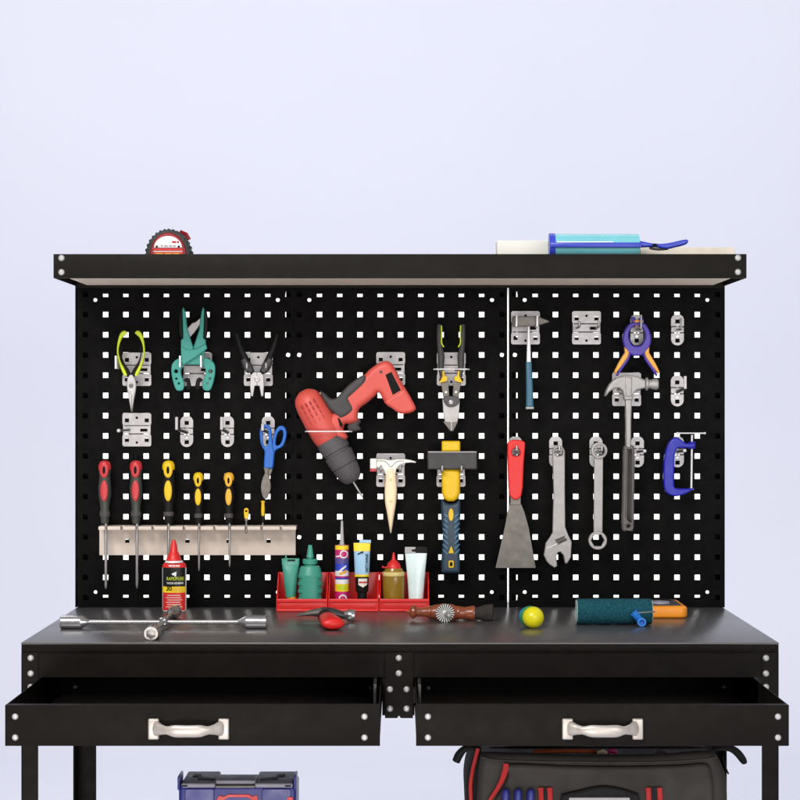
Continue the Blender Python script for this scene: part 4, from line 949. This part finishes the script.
for q in range(90):                                             # bristle tips
    a = random.random() * 6.283; r_ = 9.2 * s * math.sqrt(random.random()); e_ = o_ + wdir * (17.5 + random.random() * 2.6) * s + Vector((0, math.cos(a), math.sin(a))) * r_
    tube([e_ - wdir * 4 * s - Vector((0, math.cos(a), math.sin(a))) * r_ * .1, e_], .0005, 5, bb)
for v in bb.verts: v.co.z = max(v.co.z, TT + .0004)
obj('bristles', bb, 'bristle', t)
ww = P(445, 617.4, yw - .03); rw = 9.4 * sc(yw - .03)
wheel = []
for i in range(30):
    a0 = 2 * math.pi * i / 30
    wheel += [(ww.x + rw * math.cos(a0), ww.z + rw * math.sin(a0)), (ww.x + rw * math.cos(a0 + .12), ww.z + rw * math.sin(a0 + .12)), (ww.x + rw * .86 * math.cos(a0 + .14), ww.z + rw * .86 * math.sin(a0 + .14)), (ww.x + rw * .86 * math.cos(a0 + .2), ww.z + rw * .86 * math.sin(a0 + .2))]
dz = TT - (ww.z - rw); wheel = [(a, b + dz) for a, b in wheel]; ww.z += dz
obj('toothed_wheel', slab(NB(), [wheel], ww.y - .003, ww.y + .004, .0004, 2), 'dark_steel', t)
for i in range(22):
    a0 = 2 * math.pi * (i + .3) / 22; c_, s_ = math.cos(a0), math.sin(a0)
    obj('wheel_rib', tube([ww + Vector((c_ * rw * .3, -.0034, s_ * rw * .3)), ww + Vector((c_ * rw * .98, -.0034, s_ * rw * .98))], [.0004, .00095], 6), 'white', t)
obj('hub', lathe(ww + Vector((0, -.002, 0)), (0, -1, 0), [(0, rw * .3), (.002, rw * .28), (.003, rw * .18)], 18), 'white_metal', t)
obj('axle', lathe(ww + Vector((0, .012, 0)), (.22, -1, -.1), [(0, .003), (.016, .003), (.0165, .0052), (.022, .0048), (.034, .0036), (.035, .002)], 18), 'zinc', t)

# yellow ball roller
yb2 = ytab(628.2); s = sc(yb2); rb = 10.8 * s
t = thing('ball_knob', 'glossy yellow ball with a green and blue stem behind it on the tabletop', 'ball', (X(533, yb2), yb2, TT))
bc = Vector((X(533.2, yb2), yb2, TT + rb))
obj('ball', lathe(bc + Vector((0, 0, -rb)), (0, 0, 1), [(rb - rb * math.cos(R(a)), rb * math.sin(R(a))) for a in range(0, 181, 9)], 36), 'ball_yellow', t, 60)
ds = Vector((-.37, 1, .0)).normalized()
obj('collar', lathe(bc, ds, [(rb * .3, rb * .95), (rb * .55, rb * 1.0), (rb * .85, rb * .98), (rb * .9, rb * .8)], 30), 'green', t)
obj('stem', lathe(bc, ds, [(rb * .85, rb * .86), (rb * 1.1, rb * .92), (rb * 1.35, rb * .86), (rb * 1.42, rb * .7), (rb * 1.42, .0001)], 30), 'bit_blue', t)

# paint roller sleeve
yr = ytab(624.5); s = sc(yr); rr = 13 * s
t = thing('roller_sleeve', 'fuzzy dark teal paint roller sleeve lying on the right of the tabletop', 'paint roller', (X(613, yr), yr, TT))
bm = NB(); x0, x1 = X(576.8, yr), X(651, yr); nu, nv = 150, 80; rings = []
for i in range(nu + 1):
    ring = []
    for j in range(nv):
        r_ = rr * (1 - .05 * random.random()) * (1 if 1 < i < nu - 1 else .965); a = 2 * math.pi * j / nv
        ring.append(bm.verts.new((x0 + (x1 - x0) * i / nu + (random.random() - .5) * .0006, yr + r_ * math.cos(a), TT + rr + r_ * math.sin(a))))
    rings.append(ring)
for a, c in zip(rings[:-1], rings[1:]):
    for j in range(nv): bm.faces.new((a[j], a[(j + 1) % nv], c[(j + 1) % nv], c[j]))
obj('nap', bm, 'nap', t, 180)
cz = TT + rr
for xa, sg in ((x0, -1), (x1, 1)):
    obj('core_end', lathe((xa - sg * .002, yr, cz), (sg, 0, 0), [(0, rr * .93), (.0035, rr * .9), (.004, rr * .7), (.004, rr * .62), (-.006, rr * .6), (-.006, .0001)], 32, cap=False), 'nap_end', t)
yv = yr - rr - .012; s = sc(yv)
t = thing('blue_fitting', 'small bright blue plastic pipe fitting lying in front of the teal roller', 'fitting', (X(638, yv), yv, TT))
ro = P(641.4, 620.6, yv); r1 = 4.5 * s; ro.z = TT + r1 + .0004
obj('ring_end', lathe(ro + Vector((0, .007, 0)), (0, -1, 0), [(0, r1 * .8), (.001, r1), (.013, r1), (.014, r1 * .92), (.014, r1 * .62), (.006, r1 * .56), (.006, .0001)], 26, cap=False), 'bit_blue', t)
obj('barrel', tube([ro + Vector((-.002, .004, .002)), P(637, 616.4, yv), P(633.2, 612.4, yv)], [r1 * .75, r1 * .8, r1 * .95], 18), 'bit_blue', t)
obj('wire', tube([P(637, 612.8, yv), P(645, 612.4, yv), P(655, 611.6, yv + .006)], .0013, 8), 'steel', t)

# orange meter lying flat
t = thing('multimeter', 'orange handheld meter with a dark face lying behind the teal roller', 'meter', (X(665, -.12), -.12, TT))
ya, yb3 = -.19, -.055
xl, xr = X(640, ya), X(688, ya)
obj('case', slab(NB(), [rrect(xl, ya, xr, yb3, .012, 6)], TT + .021, TT, .005, 4, lambda u, v, d: (u, v, d)), 'orange', t, 50)
obj('face_panel', slab(NB(), [rrect(xl + .008, ya + .016, xr - .009, yb3 - .008, .008, 5)], TT + .0222, TT + .018, .0006, 2, lambda u, v, d: (u, v, d)), 'charcoal', t)
obj('screen', slab(NB(), [rrect(xl + .018, yb3 - .055, xr - .018, yb3 - .016, .003, 4)], TT + .0228, TT + .02, .0004, 2, lambda u, v, d: (u, v, d)), 'screen', t)
obj('dial', lathe(((xl + xr) / 2, ya + .048, TT + .0215), (0, 0, 1), [(0, .017), (.004, .016), (.0045, .014), (.0045, .0001)], 26), 'box_grey', t)

# ------------------------------------------------------------------ on top of the overhead shelf
yt = -.16; zt = H + .2627
t = thing('tape_measure', 'red tape measure with black bumper and white half-round label on the overhead shelf', 'tape measure', (X(168, yt), yt, zt))
yy = yt - .018; cb = 404 - (zt - H) / sc(yy)
def dsh(rx, top, base, n=26): return [(168 + rx * math.cos(math.pi * i / n), base - (base - top) * math.sin(math.pi * i / n)) for i in range(n + 1)]
bump = [(168 + (22.6 + 1.3 * (i % 4 < 2)) * math.cos(math.pi * i / 66), cb - (cb - 229.4) * math.sin(math.pi * i / 66) * (1 + .035 * (i % 4 < 2))) for i in range(67)]
obj('bumper', pris(bump, yy, .040, .003), 'bumper', t, 50)
obj('case', pris(dsh(18.6, 232.4, cb - .6), yy - .003, .046, .003), 'deep_red', t, 50)
obj('label', pris([(168 + 14 * math.cos(math.pi * i / 20), 247.6 - 11.6 * math.sin(math.pi * i / 20)) for i in range(21)], yy - .0036, .003, .0004), 'white', t)
obj('label', pbox(153.4, 248.4, 182.6, 250.4, yy - .0036, .003, .0003), 'red', t)
obj('label', pbox(153.4, 250.9, 182.4, 251.8, yy - .0036, .003, .0002), 'cream_white', t)
obj('label', pbox(153.6, 252, 182.4, 257, yy - .0036, .003, .0003), 'red', t)
for a, b, c, d in ((156, 253, 163, 254.4), (164.4, 253, 172, 254.4), (173, 253, 179.4, 254.4)): obj('small_print', pbox(a, b, c, d, yy - .0040, .001, .0001), 'amber', t)
for a, b, c, d in ((172, 241, 176, 243), (176.8, 241, 179, 243)): obj('small_print', pbox(a, b, c, d, yy - .0040, .001, .0001), 'strap_red', t)
for a, b, c, d in ((161, 244.9, 162.6, 246.6), (164, 245.4, 168, 246.6), (169, 245.2, 172, 246.6), (173, 245.2, 175.6, 246.6)): obj('small_print', pbox(a, b, c, d, yy - .0040, .001, .0001), 'box_grey', t)
for a in (156.8, 178.8): obj('screw', lathe(P(a, 246.6, yy - .0034), (0, -1, 0), [(0, .0022), (.0012, .0018), (.0012, .0001)], 12), 'ink', t)
obj('belt_clip', tube([P(180, 232, yt + .012), P(186, 234.4, yt + .02), P(189, 240, yt + .022)], (.004, .002), 10), 'deep_red', t)

yk = -.17; s = sc(yk)
zk = lambda py: max(zt, Z(py, yk))
t = thing('caulking_gun', 'clear cyan caulking cartridge in a blue frame with a blue handle on the shelf', 'caulking gun', (X(594, yk), yk, zt))
rc = .021
obj('cartridge', lathe((X(552, yk), yk, zt + rc), (1, 0, 0), [(0, rc * .8), (.001, rc), (X(639, yk) - X(552, yk) - .001, rc), (X(639, yk) - X(552, yk), rc * .8)], 36), 'cyan_clear', t)
bm = NB(); lathe((X(549, yk), yk, zt + rc), (1, 0, 0), [(0, rc * 1.0), (0, rc * 1.06), (.010, rc * 1.06), (.010, rc * 1.0)], 36, bm)
box(X(549.5, yk), X(640, yk), yk - rc - .004, yk - rc + .0005, Z(248.4, yk), Z(243.6, yk), .001, bm)
obj('cradle', bm, 'royal', t)
obj('highlight_strip', box(X(556, yk), X(612, yk), yk - rc - .0046, yk - rc - .002, Z(243.6, yk), Z(242.4, yk), .0004), 'pearl', t)
obj('handle', pris(smooth([(620, 239.4), (636, 239.8), (640, 240.6), (655, 243.4), (668, 243), (686.6, 239.2), (687, 243.8), (676, 247), (666, 248.8), (655, 246.8), (640, 247.2), (622, 246.6)], 3), yk - .014, .014, .003), 'royal', t, 50)
obj('trigger_joint', pris(circ(655, 245, 2.4, 14, 1.6), yk - .0165, .004, .0006), 'ink', t)
obj('trigger', pris(smooth([(650, 247), (658, 248), (667, 248.4), (668, 249.6), (659, 250.4), (651, 249.2)], 3), yk - .010, .008, .0016), 'dark_steel', t)
yx = -.115
tag(obj('foam_board', box(X(497, yx), X(640, yx), yx, yx + .05, zt, Z(240.4, yx), .002), 'foam_white'), 'thick white foam slab lying behind the blue caulking gun on the shelf', 'foam board')
tag(obj('carton', box(X(640.6, yx), X(735, yx), yx, yx + .09, zt, Z(247, yx), .002), 'cream'), 'low cream carton at the right end of the overhead shelf', 'carton')

# ------------------------------------------------------------------ below the bench
ZL = .38
ytb = -.42; s = sc(ytb)
t = thing('toolbox', 'blue plastic toolbox with grey lid and folding handle under the left drawer', 'toolbox', (X(237, ytb), ytb + .1, ZL))
xl, xr = X(178.5, ytb), X(296, ytb); yr_ = ytb + .105
obj('body', box(xl, xr, ytb, yr_, ZL, Z(786, ytb), .006, None, 3), 'box_blue', t)
for a, b in ((185, 214), (262, 291)):
    obj('body_panel', pris(rrect(a, 789, b, 830, 2), ytb - .004, .006, .001), 'box_blue', t)
top = lambda u, v, d: (u, v, d)
for a, b in ((181.4, 215.4), (255, 293)):
    zl = Z(782.6, ytb)
    ld = obj('lid', box(X(a, ytb), X(b, ytb), ytb - .006, yr_, Z(787.4, ytb), zl, .003, None, 3), 'box_grey', t)
    m_ = 1 if a < 200 else -1; c_ = X((a + b) / 2, ytb); k_ = s * m_
    g_ = [(c_ - k_ * 9, ytb + .075), (c_ - k_ * 1, ytb + .07), (c_ - k_ * 0, ytb + .048), (c_ + k_ * 15, ytb + .034), (c_ + k_ * 15, ytb + .020), (c_ - k_ * 2, ytb + .026), (c_ - k_ * 4, ytb + .052), (c_ - k_ * 9, ytb + .05)]
    obj('latch', slab(NB(), [g_], zl + .0012, zl - .001, .0005, 2, top), 'black_rubber', ld)
    q_ = (a + b) / 2 - m_ * 14
    obj('latch', pbox(q_ - 3, 785.4, q_ + 3, 786.8, ytb - .0075, .003, .0003), 'black_rubber', ld)
obj('handle', box(X(215, ytb), X(255.5, ytb), ytb + .004, ytb + .05, Z(785, ytb), Z(780.6, ytb), .003, None, 3), 'box_grey', t)
obj('handle_recess', box(X(215.4, ytb), X(255, ytb), ytb - .002, ytb + .10, Z(788, ytb), Z(785.4, ytb), .001), 'dull_steel', t)
for a in (178.6, 294.6): obj('corner_fin', box(X(a - 1, ytb), X(a + 1.6, ytb), ytb - .004, ytb + .05, Z(790, ytb), Z(776, ytb), .002), 'box_blue', t)
em = [(216, 801), (219, 795.6), (224, 796.6), (228, 794.4), (249, 794.4), (252, 796.6), (257, 795), (258, 801), (252, 800), (247, 797.4), (229, 797.4), (224, 800)]
obj('emblem', pris(em, ytb - .0026, .003, .0006), 'red', t)
obj('emblem', pris(rrect(287, 797, 293, 803, 1.5), ytb - .0056, .003, .0006), 'red', t)

yf = -.49; s = sc(yf)
t = thing('tool_bag', 'dark grey fabric tool bag with red piping and side straps under the right drawer', 'tool bag', (X(602, yf), yf + .15, ZL))
def soften(bm, amp=.004, fr=14):
    from mathutils import noise
    bmesh.ops.triangulate(bm, faces=[f for f in bm.faces if len(f.verts) > 4])
    bmesh.ops.subdivide_edges(bm, edges=[e for e in bm.edges if e.calc_length() > .03], cuts=2, use_grid_fill=True)
    for v in bm.verts: v.co += noise.noise_vector(v.co * fr) * amp
    return bm
pbot = 404 + (H - ZL) / s
body = [(480, 760), (482.4, 755.4), (490, 753.6), (540, 755.2), (600, 756.4), (660, 755.4), (700, 752.6), (712, 752.8), (718, 757), (724, 769), (728, 786), (728, 840), (724, pbot - 3), (716, pbot), (490, pbot), (480, pbot - 4), (476.6, 840), (477.4, 790)]
bm = NB(); L_ = [[((u - 400) * s, H + (404 - v) * s) for u, v in smooth(body, 4)]]
slab(bm, L_, yf, yf + .032, .015, 6)
low = [(u, max(v, 768)) for u, v in smooth(body, 4)]
low = [q for i, q in enumerate(low) if i == 0 or (abs(q[0] - low[i - 1][0]) + abs(q[1] - low[i - 1][1])) > .05]
slab(bm, [[((u - 400) * s, H + (404 - v) * s) for u, v in low]], yf + .018, yf + .26, .012, 4); obj('body', bm, 'bag_fabric', t, 60)
obj('back_flap', pris([(486, 764), (486, 750), (490, 747.6), (520, 746.4), (600, 747), (690, 746.8), (710, 747.6), (714, 750), (715, 764)], yf + .19, .012, .003), 'bag_dark', t)
obj('top_seam', ptube([(482, 757.4), (500, 760.4), (540, 761.6), (600, 762.4), (660, 762), (700, 759.6), (716, 757.4)], [(1.0, .8)] * 7, yf - .0005, 8), 'bag_fabric', t)
obj('front_pocket', pris(smooth([(508, 764.4), (560, 766), (620, 766.8), (680, 765.6), (706, 764), (712, 775), (714, 800), (712, 850), (500, 850), (494, 806), (503, 788), (508, 775)], 3), yf - .010, .02, .006, 4), 'bag_fabric', t, 50)
obj('side_pocket', pris(smooth([(478, 750), (482, 753), (481, 800), (480, 850), (470, 846), (466.6, 800), (466.6, 782), (470, 766)], 3), yf + .03, .16, .01, 4), 'bag_dark', t, 50)
obj('piping', ptube([(478, 748.6), (475.6, 758), (472.6, 770), (470.6, 785), (471, 800), (472, 840)], [(2.0, 1.4)] * 6, yf + .026), 'strap_red', t)
obj('piping', ptube([(506, 763.6), (505.4, 770), (502, 780), (496.6, 790), (490.4, 799), (486, 808)], [(2.6, 1.0), (3.0, 1.2), (2.6, 1.2), (2.2, 1.2), (1.8, 1.2), (1.6, 1.2)], yf - .009), 'strap_red', t)
for a in (540.5, 549.6, 648.2, 659.6):
    obj('strap', ptube([(a, 787.6), (a + .6, 800), (a + 1.4, 840)], [(2.6, 1.0)] * 3, yf - .0125, 10, 3), 'strap_red', t)
for a in (545, 654):
    obj('strap_backing', pris(rrect(a - 6.6, 786.6, a + 7.4, 845, 1.5), yf - .0118, .004, .001), 'bag_dark', t)
obj('pocket_flap', pris(smooth([(561, 800), (566, 794), (580, 790.6), (600, 786.4), (618, 788), (634, 793), (640, 800), (642, 846), (560, 846)], 3), yf - .020, .014, .005, 4), 'bag_dark', t, 50)
obj('flap_plate', pris(rrect(569, 797.6, 630, 812, 1), yf - .0225, .004, .0008), 'grey_plastic', t)
obj('carry_strap', ptube([(476, 748), (470, 747.4), (464, 749.4), (459, 755), (456, 761.5)], [(2.4, 6), (2.6, 7), (3.4, 7), (4.2, 7), (4.0, 7)], yf + .06), 'bag_dark', t)
obj('carry_strap', ptube([(712, 748.6), (724, 747.6), (732, 749), (738, 753.4), (743, 760), (744.4, 763)], [(2.6, 7), (3, 7), (3.6, 7), (3.9, 7), (3.6, 7), (2.6, 6)], yf + .06), 'bag_dark', t)
obj('zip_pull', ptube([(722.6, 756), (724.8, 765), (728.4, 774)], [.6, .6, .9], yf + .012), 'ink', t)
# things in the bag
def capsule(px, py0, py1, r, y, m, n='handle'):
    s = sc(y); ln = (py1 - py0) * s
    return lathe(P(px, py0, y), (0, 0, -1), [(0, r * .4 * s), (.0012, r * .8 * s), (.004, r * s), (ln * .5, r * .92 * s), (ln - .002, r * s), (ln, r * .8 * s)], 18)
for i, a in enumerate((505.6, 518, 530.6)):
    t = thing('screwdriver', ('blue screwdriver handle in the bag loops, nearest the curved red piping', 'blue screwdriver handle in the bag loops, in the middle of three', 'blue screwdriver handle in the bag loops, nearest the red straps')[i], 'screwdriver', P(a, 830, yf - .02), 'blue screwdrivers in the bag loops')
    obj('handle', capsule(a, 790.5, 822, 4.2, yf - .02, 0), 'box_blue', t)
    obj('end_cap', capsule(a, 788.6, 793.6, 3.6, yf - .0205, 0), 'box_blue', t)
yi = yf + .10
tag(obj('tool_grip', ptube([(533, 752.4), (550, 751.4), (575, 751), (598, 752)], [(2.6, 3), (2.4, 3), (2.2, 3), (2.4, 3)], yi), 'brown_orange'), 'long brown-orange wooden tool handle lying across the open top of the bag', 'tool handle')
tag(obj('tool_grip', ptube([(597, 753), (603, 751.6), (607, 753.5)], [1.8, 2.4, 1.8], yi - .03), 'pale_wood'), 'pale wooden knob poking out of the bag between brown handle and pink grip', 'tool handle')
tag(obj('tool_grip', ptube([(607.6, 754), (611, 750.6), (615, 752), (616, 757)], [1.6, 2.3, 2.3, 1.8], yi - .03), 'magenta'), 'magenta grip poking out of the bag next to the pale wooden knob', 'tool handle')
tag(obj('tool_grip', ptube([(656, 756), (658, 751.8), (663, 750.6), (666.6, 753), (667, 757)], [1.5, 1.8, 2, 1.8, 1.5], yi - .02), 'dull_steel'), 'dull grey bent steel tool end poking out of the right half of the bag', 'tool handle')
